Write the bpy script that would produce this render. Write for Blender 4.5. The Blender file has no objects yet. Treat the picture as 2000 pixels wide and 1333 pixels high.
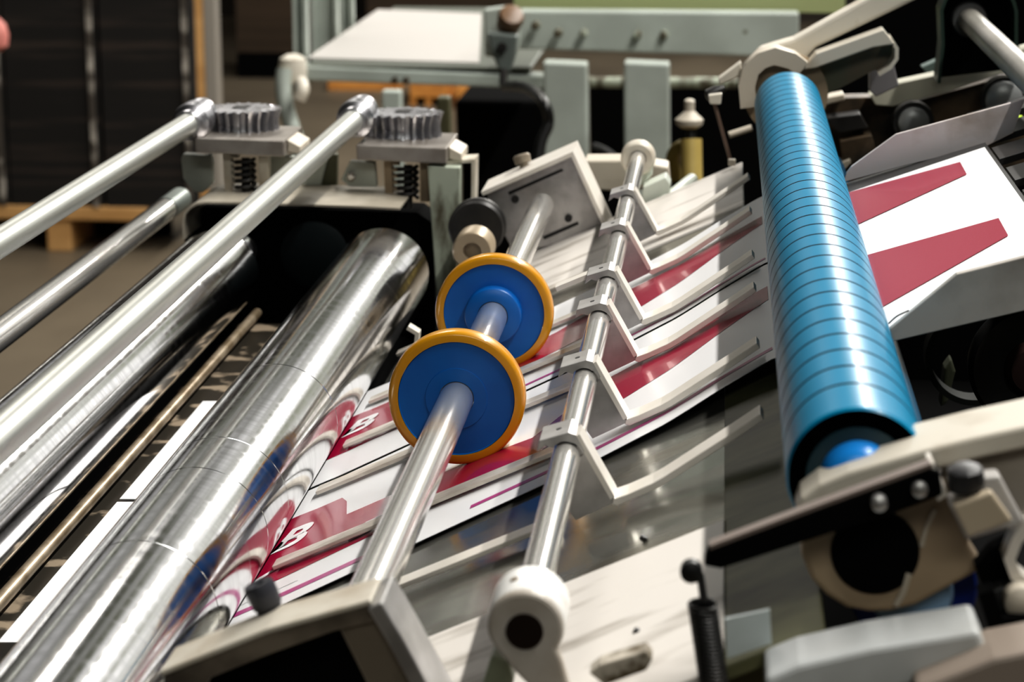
import bpy, bmesh, math, random
from mathutils import Vector, Matrix
random.seed(7)
sc = bpy.context.scene
COL = sc.collection
PI = math.pi

# ------------------------------------------------------------------ camera
F = 4444.444
PITCH = math.atan(1086.5 / F)
YAW = math.atan(421.0 / F * math.cos(PITCH))
CAM = Vector((0, 0, 1.5))
cam_d = bpy.data.cameras.new('camera')
cam = bpy.data.objects.new('camera', cam_d); COL.objects.link(cam)
cam.location = CAM
cam.rotation_euler = (PI / 2 - PITCH, 0, YAW)
cam_d.lens = 80; cam_d.sensor_width = 36
cam_d.clip_start = 0.05; cam_d.clip_end = 100
cam_d.dof.use_dof = True
cam_d.dof.focus_distance = 1.36
cam_d.dof.aperture_fstop = 14
sc.camera = cam
VR = Vector((math.cos(YAW), math.sin(YAW), 0))
VW = Vector((-math.sin(YAW) * math.cos(PITCH), math.cos(YAW) * math.cos(PITCH), -math.sin(PITCH)))
VU = VR.cross(VW)
K0 = VW.y and 1.0 / (VW + VR * (421 / F) + VU * (1086.5 / F)).y

def at(px, py, D):
    """3D place of something seen at (px,py) of the 2000x1333 photo, D metres away."""
    return CAM + (VW + VR * ((px - 1000) / F) + VU * ((666.5 - py) / F)) * (D * K0)

def uv(U, V, D=1.0):
    return at(1421 + U / D, -420 + V / D, D)

def q(px, py, D):
    p = at(px, py, D); return (p.x, p.z)

def yat(px, py, D):
    return at(px, py, D).y

# ------------------------------------------------------------------ materials
MC = {}
def mat(name, col, rough=0.5, metal=0.0, col2=None, scale=30, stretch=(1, 1, 1), lo=0.4, hi=0.6, bump=0.0,
        rough2=None, coat=0.0, spec=0.5, trans=0.0, alpha=1.0, emis=None):
    if name in MC: return MC[name]
    m = bpy.data.materials.new(name); m.use_nodes = True
    nt = m.node_tree; b = nt.nodes['Principled BSDF']
    b.inputs['Base Color'].default_value = (*col, 1)
    b.inputs['Roughness'].default_value = rough
    b.inputs['Metallic'].default_value = metal
    b.inputs['Coat Weight'].default_value = coat
    b.inputs['Coat Roughness'].default_value = 0.06
    b.inputs['Specular IOR Level'].default_value = spec
    if emis:
        b.inputs['Emission Color'].default_value = (*emis[0], 1); b.inputs['Emission Strength'].default_value = emis[1]
    if col2 is not None or bump or rough2 is not None:
        tc = nt.nodes.new('ShaderNodeTexCoord'); mp = nt.nodes.new('ShaderNodeMapping')
        mp.inputs['Scale'].default_value = stretch
        nz = nt.nodes.new('ShaderNodeTexNoise'); nz.inputs['Scale'].default_value = scale
        nz.inputs['Detail'].default_value = 5
        nt.links.new(tc.outputs['Object'], mp.inputs['Vector']); nt.links.new(mp.outputs['Vector'], nz.inputs['Vector'])
        cr = nt.nodes.new('ShaderNodeValToRGB')
        cr.color_ramp.elements[0].position = lo; cr.color_ramp.elements[1].position = hi
        c2 = col2 if col2 is not None else col
        cr.color_ramp.elements[0].color = (*col, 1); cr.color_ramp.elements[1].color = (*c2, 1)
        nt.links.new(nz.outputs['Fac'], cr.inputs['Fac'])
        if col2 is not None: nt.links.new(cr.outputs['Color'], b.inputs['Base Color'])
        if rough2 is not None:
            mr = nt.nodes.new('ShaderNodeMapRange')
            mr.inputs['From Min'].default_value = lo; mr.inputs['From Max'].default_value = hi
            mr.inputs['To Min'].default_value = rough; mr.inputs['To Max'].default_value = rough2
            nt.links.new(nz.outputs['Fac'], mr.inputs['Value']); nt.links.new(mr.outputs['Result'], b.inputs['Roughness'])
        if bump:
            bp = nt.nodes.new('ShaderNodeBump'); bp.inputs['Strength'].default_value = bump
            bp.inputs['Distance'].default_value = 0.001
            nt.links.new(nz.outputs['Fac'], bp.inputs['Height']); nt.links.new(bp.outputs['Normal'], b.inputs['Normal'])
    MC[name] = m
    return m

RING = (0.02, 1, 0.02)
M_roll = mat('polished_roller_steel', (.90, .90, .91), .09, 1, (.74, .74, .75), 110, RING, .40, .75, rough2=.17)
M_shaft = mat('ground_shaft_steel', (.93, .91, .88), .16, .86, (.76, .73, .68), 30, (1, .5, 1), .45, .8, rough2=.22)
M_tube = mat('dull_tube_steel', (.64, .65, .61), .32, .9, (.58, .59, .55), 35, (1, .3, 1), .35, .75, rough2=.38)
M_gear = mat('gear_steel', (.62, .62, .65), .24, 1, (.4, .4, .42), 60, rough2=.4)
M_alu = mat('milled_aluminium', (.50, .49, .48), .36, .75, (.38, .37, .36), 50, bump=.1)
M_alul = mat('light_aluminium_edge', (.78, .74, .68), .42, .25, (.74, .70, .63), 60)
M_strap = mat('strap_metal', (.74, .69, .62), .36, .4, (.46, .41, .35), 60, (.3, 1, 1))
M_deck = mat('scratched_deck_steel', (.46, .46, .42), .14, .86, (.22, .21, .17), 16, (.45, 1.6, 1), .44, .66, rough2=.34, bump=.06)
M_white = mat('scratched_cream_paint', (.74, .70, .65), .42, 0, (.40, .365, .32), 26, (.22, 1.9, 1), .54, .70, bump=.15)
M_cream = mat('cream_cast_paint', (.52, .47, .39), .5, 0, (.34, .29, .22), 18, (1, 1, 1), .52, .75, bump=.2)
M_creaml = mat('pale_cast_paint', (.60, .56, .48), .45, 0, (.40, .34, .26), 25, lo=.48, hi=.68)
M_tan = mat('grimy_tan_paint', (.40, .31, .21), .5, 0, (.22, .16, .10), 12, lo=.4, hi=.75)
M_brown = mat('oily_brown_steel', (.15, .105, .065), .4, .3, (.035, .03, .022), 18, lo=.4, hi=.6)
M_oil = mat('oily_grey_bracket', (.27, .23, .18), .42, .4, (.08, .065, .05), 20)
M_green = mat('machine_green_paint', (.43, .475, .435), .45, 0, (.36, .395, .36), 8)
M_greenl = mat('mottled_green_paint', (.42, .46, .38), .5, 0, (.10, .09, .06), 34, (1, 1, .35), .44, .56)
M_gplate = mat('pale_green_plate', (.60, .64, .57), .45, 0, (.50, .53, .47), 25)
M_olive = mat('dark_olive_paint', (.16, .16, .09), .5, 0, (.08, .08, .045), 15)  # dark olive tone of the side cheeks and one small plate
M_lime = mat('yellow_green_panel', (.36, .40, .20), .5)
M_black = mat('black_oily_iron', (.012, .012, .012), .45, .2, (.03, .028, .026), 30)
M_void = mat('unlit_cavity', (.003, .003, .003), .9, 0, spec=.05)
M_rubber = mat('black_rubber', (.02, .02, .022), .5)
M_knob = mat('grey_black_plastic', (.035, .036, .045), .4)
M_amber = mat('amber_polyurethane', (.68, .33, .012), .3, 0, (.56, .25, .008), 12, coat=.4)
M_blue = mat('blue_hub_plastic', (.001, .13, .45), .38, 0, (.001, .085, .34), 14, lo=.4, hi=.7)
M_dkblue = mat('dark_blue_roller', (.004, .07, .14), .25, 0, coat=.4)
M_brblue = mat('bright_blue_hub', (.015, .26, .72), .3)
M_ltblue = mat('pale_blue_core', (.30, .48, .72), .4)
M_rim = mat('dark_teal_face', (.006, .035, .05), .35)
M_paper = mat('white_paper', (.84, .84, .85), .3)
M_red = mat('crimson_ink', (.36, .006, .045), .22, coat=.3)
M_mag = mat('magenta_ink', (.42, .06, .22), .3)
M_pal = mat('pallet_pine', (.60, .36, .15), .6, 0, (.48, .27, .10), 10, (.3, 1, 1))
M_palo = mat('orange_pallet_pine', (.66, .30, .07), .6, 0, (.5, .2, .04), 8)
M_stack = mat('dark_board_edges', (.006, .005, .004), .8, 0, (.05, .035, .027), 5, (.35, .35, 6), .50, .78)
M_stack2 = mat('brown_board_edges', (.035, .022, .011), .8, 0, (.05, .032, .018), 6, (.3, .3, 4))
M_chip = mat('speckled_edge_strip', (.07, .06, .05), .6, 0, (.50, .47, .42), 9, (1, 1, 1.2), .48, .62)
M_floor = mat('worn_concrete', (.17, .14, .10), .42, 0, (.11, .09, .065), 2.2, (1, .6, 1), .35, .7)
M_wall = mat('dim_brown_wall', (.035, .026, .018), .8, 0, (.02, .016, .012), 1)
M_yel = mat('ochre_pipe_paint', (.52, .40, .14), .4, 0, (.40, .30, .09), 14)
M_pink = mat('pink_tone', (.55, .2, .17), .6)
M_tabtop = mat('table_shadow_edge', (.10, .11, .09), .5)  # dark olive paints a shadow line along the table's front edge
M_hood = mat('bare_hood_steel', (.60, .55, .46), .45, .1, (.42, .38, .31), 18)
M_cav = mat('bed_plate_reflections', (.035, .03, .022), .4, .4, (.42, .34, .25), 24, (1, 1.3, 1), .54, .60)  # tan on black noise paints patchy reflections into the plate
M_rust = mat('worn_tie_bar', (.46, .38, .28), .35, .6, (.25, .19, .12), 40)
M_lilac = mat('stained_guide_steel', (.56, .51, .50), .4, .3, (.27, .21, .16), 14, (1, 1, 1), .50, .64)
M_grime = mat('grimy_guide_steel', (.50, .47, .43), .45, .2, (.20, .17, .14), 14, (1, 1, 1), .46, .68)
M_glow = mat('glowing_yellow_mark', (.6, .9, .02), .5, emis=((.6, .9, .02), .3))  # emission added to a mark that is no lamp
M_hose = mat('black_hose', (.012, .012, .012), .35)

def roller_blue():
    m = bpy.data.materials.new('grooved_blue_rubber'); m.use_nodes = True
    nt = m.node_tree; b = nt.nodes['Principled BSDF']
    b.inputs['Base Color'].default_value = (.001, .20, .36, 1)
    b.inputs['Roughness'].default_value = .34; b.inputs['Specular IOR Level'].default_value = .22
    b.inputs['Coat Weight'].default_value = .04; b.inputs['Coat Roughness'].default_value = .08
    return m
M_rblue = roller_blue()

# ------------------------------------------------------------------ object helpers
WL = {}
def props(o, label, cat, group=None, kind=None):
    o['label'] = label
    if cat: o['category'] = cat
    if group: o['group'] = group
    if kind: o['kind'] = kind
    return o

def thing(name, loc, label, cat, group=None):
    o = bpy.data.objects.new(name, None); COL.objects.link(o)
    o.empty_display_size = 0.02
    o.location = loc; WL[o.name] = Vector(loc)
    return props(o, label, cat, group)

def obj(name, bm, mats, parent=None, smooth=False, bevel=0, seg=2, auto=None):
    if not isinstance(mats, (list, tuple)): mats = [mats]
    bmesh.ops.recalc_face_normals(bm, faces=bm.faces)
    if parent is not None: o0 = WL[parent.name]
    else:
        xs = [v.co for v in bm.verts]
        o0 = Vector(((min(v.x for v in xs) + max(v.x for v in xs)) / 2, (min(v.y for v in xs) + max(v.y for v in xs)) / 2, min(v.z for v in xs)))
    for v in bm.verts: v.co -= o0
    me = bpy.data.meshes.new(name); bm.to_mesh(me); bm.free()
    for m in mats: me.materials.append(m)
    if smooth:
        for p in me.polygons: p.use_smooth = True
        try: me.set_sharp_from_angle(angle=math.radians(auto or 40))
        except Exception: pass
    o = bpy.data.objects.new(name, me); COL.objects.link(o)
    if parent is not None: o.parent = parent
    else: o.location = o0
    WL[o.name] = o0
    if bevel:
        bv = o.modifiers.new('bevel', 'BEVEL'); bv.width = bevel; bv.segments = seg; bv.limit_method = 'ANGLE'
        bv.angle_limit = math.radians(40)
    return o

def bm_prism(pts, y0, y1, bm=None, mi=0):
    bm = bm or bmesh.new()
    a = [bm.verts.new((x, y0, z)) for x, z in pts]; b = [bm.verts.new((x, y1, z)) for x, z in pts]
    fs = [bm.faces.new(a), bm.faces.new(list(reversed(b)))]
    n = len(pts)
    for i in range(n): fs.append(bm.faces.new((a[i], b[i], b[(i + 1) % n], a[(i + 1) % n])))
    for f in fs: f.material_index = mi
    return bm

def slab(px, D, depth, bm=None, mi=0, y=None):
    """prism whose front outline is seen at the given photo points, D away, running depth metres back."""
    pts = [q(a, b, D) for a, b in px]
    if y is None: y = sum(yat(a, b, D) for a, b in px) / len(px)
    return bm_prism(pts, y, y + depth, bm, mi)

def frame_of(ax):
    ax = Vector(ax).normalized()
    t = Vector((0, 0, 1)) if abs(ax.z) < .9 else Vector((1, 0, 0))
    a = ax.cross(t).normalized(); b = ax.cross(a).normalized()
    return ax, a, b

def bm_lathe(o, ax, prof, seg=64, bm=None, close=False, mis=None, cap=True, rf=None):
    """prof: [(r, t)] along ax from o."""
    bm = bm or bmesh.new(); o = Vector(o); ax, a, b = frame_of(ax)
    rings = []
    for r, t in prof:
        ring = []
        for i in range(seg):
            an = 2 * PI * i / seg
            rr = r if rf is None else rf(r, t, i, an)
            ring.append(bm.verts.new(o + ax * t + a * (rr * math.cos(an)) + b * (rr * math.sin(an))))
        rings.append(ring)
    n = len(rings)
    for k in range(n if close else n - 1):
        r0, r1 = rings[k], rings[(k + 1) % n]
        for i in range(seg):
            f = bm.faces.new((r0[i], r0[(i + 1) % seg], r1[(i + 1) % seg], r1[i]))
            if mis: f.material_index = mis[k]
    if cap and not close:
        f = bm.faces.new(rings[0]); f.material_index = mis[0] if mis else 0
        f = bm.faces.new(list(reversed(rings[-1]))); f.material_index = mis[-1] if mis else 0
    return bm

def bm_rod(p0, p1, r, seg=24, bm=None, ch=0.0):
    p0 = Vector(p0); d = Vector(p1) - p0; L = d.length
    pr = [(r, 0), (r, L)] if not ch else [(r - ch, 0), (r, ch), (r, L - ch), (r - ch, L)]
    return bm_lathe(p0, d, pr, seg, bm)

def bm_tube(pts, r, seg=14, bm=None):
    bm = bm or bmesh.new(); pts = [Vector(p) for p in pts]; rings = []
    n = len(pts); prev = None
    for i, p in enumerate(pts):
        d = (pts[min(i + 1, n - 1)] - pts[max(i - 1, 0)]).normalized()
        if prev is None: _, a, b = frame_of(d)
        else:
            a = (prev - d * prev.dot(d)).normalized(); b = d.cross(a)
        prev = a
        rings.append([bm.verts.new(p + a * (r * math.cos(2 * PI * k / seg)) + b * (r * math.sin(2 * PI * k / seg))) for k in range(seg)])
    for i in range(n - 1):
        for k in range(seg): bm.faces.new((rings[i][k], rings[i][(k + 1) % seg], rings[i + 1][(k + 1) % seg], rings[i + 1][k]))
    bm.faces.new(rings[0]); bm.faces.new(list(reversed(rings[-1])))
    return bm

def smoothpts(pts, n=8):
    out = []; P = [Vector(p) for p in pts]
    for i in range(len(P) - 1):
        p0 = P[max(i - 1, 0)]; p1 = P[i]; p2 = P[i + 1]; p3 = P[min(i + 2, len(P) - 1)]
        for k in range(n):
            t = k / n
            out.append(.5 * ((2 * p1) + (p2 - p0) * t + (2 * p0 - 5 * p1 + 4 * p2 - p3) * t * t + (3 * p1 - p0 - 3 * p2 + p3) * t ** 3))
    out.append(P[-1]); return out

def bm_strip(path, th, y0, y1, bm=None, mi=0):
    """bent flat bar: XZ centre path with thickness th, from y0 to y1."""
    P = [Vector((x, z)) for x, z in path]; n = len(P); L = []; R = []
    for i in range(n):
        d = (P[min(i + 1, n - 1)] - P[max(i - 1, 0)]).normalized(); nn = Vector((-d.y, d.x))
        if 0 < i < n - 1:
            d1 = (P[i] - P[i - 1]).normalized(); c = max(.4, Vector((-d1.y, d1.x)).dot(nn))
        else: c = 1
        L.append(P[i] + nn * (th / 2 / c)); R.append(P[i] - nn * (th / 2 / c))
    bm = bm or bmesh.new()
    A = [bm.verts.new((p.x, y0, p.y)) for p in L]; B = [bm.verts.new((p.x, y0, p.y)) for p in R]
    A2 = [bm.verts.new((p.x, y1, p.y)) for p in L]; B2 = [bm.verts.new((p.x, y1, p.y)) for p in R]
    fs = []
    for i in range(n - 1):
        fs.append(bm.faces.new((A[i], A[i + 1], B[i + 1], B[i]))); fs.append(bm.faces.new((A2[i + 1], A2[i], B2[i], B2[i + 1])))
        fs.append(bm.faces.new((A[i + 1], A[i], A2[i], A2[i + 1]))); fs.append(bm.faces.new((B[i], B[i + 1], B2[i + 1], B2[i])))
    fs.append(bm.faces.new((A[0], B[0], B2[0], A2[0]))); fs.append(bm.faces.new((A[-1], A2[-1], B2[-1], B[-1])))
    for f in fs: f.material_index = mi
    return bm

def bm_box(x0, x1, y0, y1, z0, z1, bm=None):
    return bm_prism([(x0, z0), (x1, z0), (x1, z1), (x0, z1)], y0, y1, bm)

def copy_tree(o, off, label=None, group=None):
    c = o.copy(); COL.objects.link(c); c.location = o.location + Vector(off)
    if label: c['label'] = label
    if group: c['group'] = group
    for ch in list(o.children):
        k = ch.copy(); COL.objects.link(k); k.parent = c
        for g in list(ch.children):
            s = g.copy(); COL.objects.link(s); s.parent = k
    return c

def axis_uv(U, V, D):
    p = uv(U, V, D); return p.x, p.y, p.z
YH = Vector((0, 1, 0))
S = 2.19e-4          # metres per UV unit across the machine

# ------------------------------------------------------------------ the hall
fl = obj('floor', bm_box(-9, 9, -3, 15, -.05, 0), M_floor); props(fl, 'worn grey brown concrete floor of the print hall', None, kind='structure')
wl = obj('wall_back', bm_box(-9, 9, 15, 15.1, 0, 2.0), M_wall); props(wl, 'dim brown back wall of the hall', None, kind='structure')

FLOOR_V = -CAM.z / (uv(0, 1).z - uv(0, 0).z)
# pallet and stacks on it
def boxpx(x0, y0, x1, y1, D, depth, bm=None):
    return slab([(x0, y1), (x1, y1), (x1, y0), (x0, y0)], D, depth, bm)
Dp = 7.75
py_ = yat(100, 430, Dp)
t = thing('pallet', (q(100, 490, Dp)[0], py_, 0), 'light pine pallet under the dark board stacks', 'pallet')
zt = q(100, 402, Dp)[1]; zb = q(100, 430, Dp)[1]
xl = q(-60, 430, Dp)[0]; xr = q(292, 430, Dp)[0]
obj('deck_board', bm_box(xl, xr, py_, py_ + .5, zb, zt), M_pal, t, bevel=.004)
for a in (-120, 88):
    xa = q(a, 430, Dp)[0]; xb = q(a + 48, 430, Dp)[0]
    obj('pallet_foot', bm_box(xa, xb, py_ + .01, py_ + .5, 0.0, zb - .001), M_pal, t, bevel=.004)
obj('pallet_shade_board', bm_box(xl, xr, py_ + .30, py_ + .34, 0.0, zb - .001), M_void, t)  # black board added for the shade under the pallet
def boardstack(x0, x1, lab, strip, top=2.3, D=Dp, zb=zt, m=M_stack):
    xa = q(x0, 400, D)[0]; xb = q(x1, 400, D)[0]
    t = thing('board_stack', ((xa + xb) / 2, py_ + .2, zb), lab, 'board stack', 'dark board stacks on the pine pallet')
    obj('board_pile', bm_box(xa, xb, py_ + .01, py_ + .45, zb + .0005, top), m, t)
    if strip:
        for s in strip:
            xs = q(s, 400, D)[0]
            obj('edge_strip', bm_box(xs, xs + .016, py_ - .006, py_ + .0095, zb + .001, top), M_chip, t)
    return t
boardstack(22, 205, 'dark brown board stack with speckled edges, standing on the front of the pine pallet', (188,))
boardstack(-90, 18, 'dark board stack cut by the frame edge behind the tubes', (2,))
boardstack(212, 388, 'dark board stack standing between the speckled seam and the grey post', (374,))
t = obj('timber_batten', bm_box(q(392, 0, 7.6)[0], q(408, 0, 7.6)[0], py_ - .02, py_ + .02, 0.0, 2.3), M_pal)
props(t, 'narrow upright timber batten against the board stack corner', 'batten')
t = obj('grey_post', bm_box(q(408, 0, 7.6)[0], q(433, 0, 7.6)[0], py_ - .02, py_ + .05, 0, 2.3), mat('grey_post_paint', (.28, .26, .23), .4), bevel=.005)
props(t, 'grey upright post beside the timber batten', 'post')
t = obj('brown_carton_pile', bm_box(q(436, 0, 12)[0], q(640, 0, 12)[0], 11.8, 12.4, q(500, 118, 12)[1], 2.4), M_stack2)
props(t, 'dark brown carton pile behind the green table leg', 'carton pile')
t = obj('dark_crate', bm_box(q(436, 0, 12)[0], q(640, 0, 12)[0], 11.8, 12.4, 0.0, q(500, 118.2, 12)[1]), M_void)
props(t, 'black crate under the brown carton pile', 'crate')
t = obj('long_brown_pile', bm_box(q(690, 0, 13)[0], q(1000, 0, 13)[0], 13, 13.6, 0, 2.2), M_stack2)
props(t, 'long brown carton pile behind the white paper sheet on the table', 'carton pile')
# orange pallets behind the feeder table
def opallet(x0, x1, y0, D, lab):
    xa = q(x0, y0, D)[0]; xb = q(x1, y0, D)[0]; z1 = q(x0, y0, D)[1]; y = yat(x0, y0, D)
    t = thing('pallet', ((xa + xb) / 2, y, 0), lab, 'pallet', 'orange pallets stacked behind the feeder table')
    th = abs(q(x0, y0, D)[1] - q(x0, y0 + 30, D)[1])
    obj('deck_board', bm_box(xa, xb, y, y + .5, z1 - th, z1), M_palo, t, bevel=.004)
    for a in (0, .42, .84):
        obj('pallet_foot', bm_box(xa + a * (xb - xa), xa + (a + .16) * (xb - xa), y + .01, y + .5, 0.0, z1 - th - .001), M_palo, t)
    return t
opallet(800, 872, 162, 11.3, 'orange pine pallet between the short table leg and the olive post')
opallet(893, 1030, 168, 11.2, 'orange pine pallet to the side of the olive post under the clamp')
opallet(640, 780, 160, 11.9, 'dull orange pallet with dark gaps behind the first worm gear')
t = obj('black_cabinet', slab([(898, 185), (1075, 185), (1075, 943), (898, 943)], 5.2, .5), M_void, bevel=.01); props(t, 'black cabinet under the orange pallet and beside the green post', 'cabinet')

# ------------------------------------------------------------------ feeder table (pale green)
D = 4.0
t = thing('feeder_table', at(800, 400, D), 'pale green metal feeder table carrying a white paper sheet', 'table')
zt_ = q(800, 128, D)[1]
obj('front_rail', slab([(560, 130), (1075, 146), (1075, 172), (560, 160)], D, .06), M_green, t, bevel=.004)
yb = at(800, 22, 4.0).y
# table top, horizontal at height zt_
y0 = yat(800, 128, D) + .0; y1 = y0 + 1.05
obj('table_top', bm_box(q(594, 128, D)[0], q(1040, 128, D)[0], y0 + .0, y1, zt_ - .008, zt_), M_tabtop, t, bevel=.004)
obj('corner_cap', bm_lathe((q(568, 122, D)[0], y0 - .0, zt_ - .03), (0, 0, 1), [(.024, 0), (.026, .02), (.022, .04), (.01, .047)], 24), M_creaml, t, smooth=True)
obj('leg', bm_tube(smoothpts([at(556, 135, D), at(553, 170, D), at(560, 215, D), at(585, 300, D), at(600, 420, D), at(605, 1350, D)]), .014), M_green, t, smooth=True)
obj('leg', slab([(765, 160), (801, 160), (801, 1335), (765, 1335)], D + .03, .03), M_green, t, bevel=.003)
obj('bolt', bm_lathe(at(770, 158, D - .01), (0, 1, 0), [(.006, 0), (.006, .012)], 10), M_oil, t)
obj('bolt', bm_lathe(at(792, 158, D - .01), (0, 1, 0), [(.006, 0), (.006, .012)], 10), M_oil, t)
hd = obj('crank_handle', bm_tube(smoothpts([at(588, 160, 3.98), at(592, 175, 3.96), at(584, 196, 3.96)]), .011), M_creaml, t, smooth=True)
# paper on it
pa = bmesh.new()
def onz(px, py, z):
    d = at(px, py, 1) - CAM; s = (z - CAM.z) / d.z; return CAM + d * s
quad = [onz(a, b, zt_ + .002) for a, b in ((600, 113), (936, 122), (941, 26), (738, 18))]
def bm_plate(quad, th):
    bm = bmesh.new(); a = [bm.verts.new(p) for p in quad]; b = [bm.verts.new(p - Vector((0, 0, th))) for p in quad]
    bm.faces.new(a); bm.faces.new(list(reversed(b)))
    for i in range(len(quad)): bm.faces.new((a[i], a[(i + 1) % len(quad)], b[(i + 1) % len(quad)], b[i]))
    return bm
t = obj('blank_paper_sheet', bm_plate(quad, .0015), mat('warm_white_paper', (.46, .44, .415), .5)); props(t, 'blank white paper sheet lying on the green feeder table', 'paper sheet')
# upright channels at the table's left back corner
for i, (a, b, lab) in enumerate(((577, 604, 'slim pale green upright at the outer corner of the feeder table'), (612, 664, 'wide pale green channel upright behind the paper sheet corner'), (668, 694, 'slim pale green upright nearest the white paper sheet'))):
    Di = (4.15, 4.5, 4.75)[i]
    x0 = q(a, 100, Di)[0]; x1 = q(b, 100, Di)[0]; yy = yat(a, 100, Di)
    m = thing('upright_channel', ((x0 + x1) / 2, yy, zt_ - .06), lab, 'upright')
    obj('channel_web', bm_box(x0, x1, yy, yy + .006, zt_ - .06, 2.0), M_green, m)
    obj('channel_flange', bm_box(x0, x0 + .006, yy - .02, yy - .0003, zt_ - .06, 2.0), M_green, m)
    obj('channel_flange', bm_box(x1 - .006, x1, yy - .02, yy - .0003, zt_ - .06, 2.0), M_green, m)
# clamp hanging at the table
t = thing('adjusting_clamp', at(985, 165, 3.7), 'grey green adjusting clamp with brown knob at the end of the table', 'clamp')
obj('clamp_plate', slab([(945, 18), (1000, 10), (1018, 30), (1012, 95), (1000, 120), (945, 112)], 3.75, .03), M_green, t, bevel=.004)
obj('clamp_body', slab([(952, 62), (1012, 68), (1006, 110), (994, 145), (974, 142), (958, 100)], 3.68, .03), mat('clamp_grey', (.12, .14, .13), .4), t, bevel=.004)
obj('knob', bm_lathe(at(996, 40, 3.7), at(1000, 20, 3.66) - at(990, 52, 3.7), [(.010, -.02), (.019, -.016), (.021, .01), (.018, .018), (.008, .02)], 20), mat('brown_knob', (.16, .09, .045), .4), t, smooth=True)
obj('spindle', bm_rod(at(984, 135, 3.66), at(982, 165, 3.66), .006), M_black, t)
obj('screw_hole', bm_lathe(at(980, 93, 3.67), YH, [(.008, 0), (.008, .01)], 14), M_black, t)

# main green frame at the right of the table
Dg = 3.9
t = thing('machine_stand', at(1240, 600, Dg), 'large pale green machine frame with bolted cross beam and two uprights', 'machine frame')
obj('cross_beam', slab([(1010, 22), (1560, 22), (1560, 112), (1010, 100)], Dg, .05), M_green, t, bevel=.004)
obj('top_panel', slab([(1000, -80), (1650, -80), (1650, 24), (1000, 20)], Dg + .06, .02), M_lime, t)
for a, b in ((1072, 1155), (1225, 1311)):
    obj('upright', slab([(a, 104), (b, 107), (b - 2, 1396), (a - 6, 1396)], Dg + .005, .05), M_green, t, bevel=.004)
obj('rear_rail', bm_rod(at(960, 160, Dg + .3), at(1440, 162, Dg + .3), .010), M_greenl, t, smooth=True)
for a, b in ((1090, 65), (1140, 65), (1245, 68), (1297, 68), (1046, 50), (1455, 62), (1089, 130), (1293, 140), (1291, 202), (1085, 192)):
    obj('bolt', bm_lathe(at(a, b, Dg - .01), YH, [(.004, -.004), (.0075, -.002), (.0075, .014)], 6 if a > 1100 else 12), M_oil if b > 100 else M_greenl, t)
obj('slot', slab([(1103, 165), (1114, 165), (1118, 222), (1108, 225)], Dg - .004, .01), M_black, t, bevel=.001)
t = obj('olive_post', slab([(876, 165), (900, 165), (896, 1795), (872, 1795)], 3.2, .03), mat('olive_post_paint', (.075, .07, .035), .5), bevel=.003)
props(t, 'dark olive upright post behind the second worm gear', 'post')
t = obj('black_hose', bm_tube(smoothpts([at(985, 168, 3.7), at(1030, 172, 3.6), at(1062, 200, 3.5), at(1072, 240, 3.5), at(1055, 290, 3.5), at(1040, 420, 3.5)]), .008), M_hose, smooth=True)
props(t, 'black hose curving down beside the green upright with the slot', 'hose')
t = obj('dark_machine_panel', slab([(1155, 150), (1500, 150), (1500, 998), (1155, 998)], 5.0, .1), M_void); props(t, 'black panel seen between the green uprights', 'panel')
t = obj('grey_cable', bm_tube(smoothpts([at(1160, 285, 3.8), at(1185, 295, 3.78), at(1210, 318, 3.76), at(1225, 360, 3.75)]), .005), mat('grey_cable', (.06, .06, .06), .5), smooth=True)
props(t, 'thin grey cable in the gap between the two green uprights', 'cable')
# ochre pipe and knob
t = thing('ochre_pipe_elbow', at(1350, 360, 2.75), 'ochre yellow pipe elbow with pale valve knob beyond the far side frame', 'pipe')
obj('pipe', bm_rod(at(1350, 272, 2.75), at(1352, 376, 2.75), .0125), M_yel, t, smooth=True)
obj('pipe_elbow', bm_tube(smoothpts([at(1318, 350, 2.8), at(1314, 315, 2.79), at(1324, 292, 2.78), at(1346, 284, 2.77)]), .009), mat('dark_ochre', (.22, .17, .05), .4), t, smooth=True)
obj('valve_knob', bm_lathe(at(1346, 250, 2.75), (0, 0, 1), [(.010, 0), (.0155, .004), (.0165, .010), (.010, .016), (.006, .020), (.006, .032), (.003, .034)], 20), M_cream, t, smooth=True)
obj('valve_stem', bm_rod(at(1350, 285, 2.75), at(1350, 240, 2.75), .006), M_black, t, smooth=True)
t = obj('pink_blob', bm_lathe(at(-8, 68, 6.2), (0, 0, 1), [(.01, -.045), (.03, -.03), (.034, 0), (.026, .03), (.01, .045)], 14), M_pink, smooth=True)  # rounded pink shape added for an unidentified far object
props(t, 'small pink rounded shape showing at the frame edge before the stacks', 'rag')  # rag is only a guess for the unidentified pink shape

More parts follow.
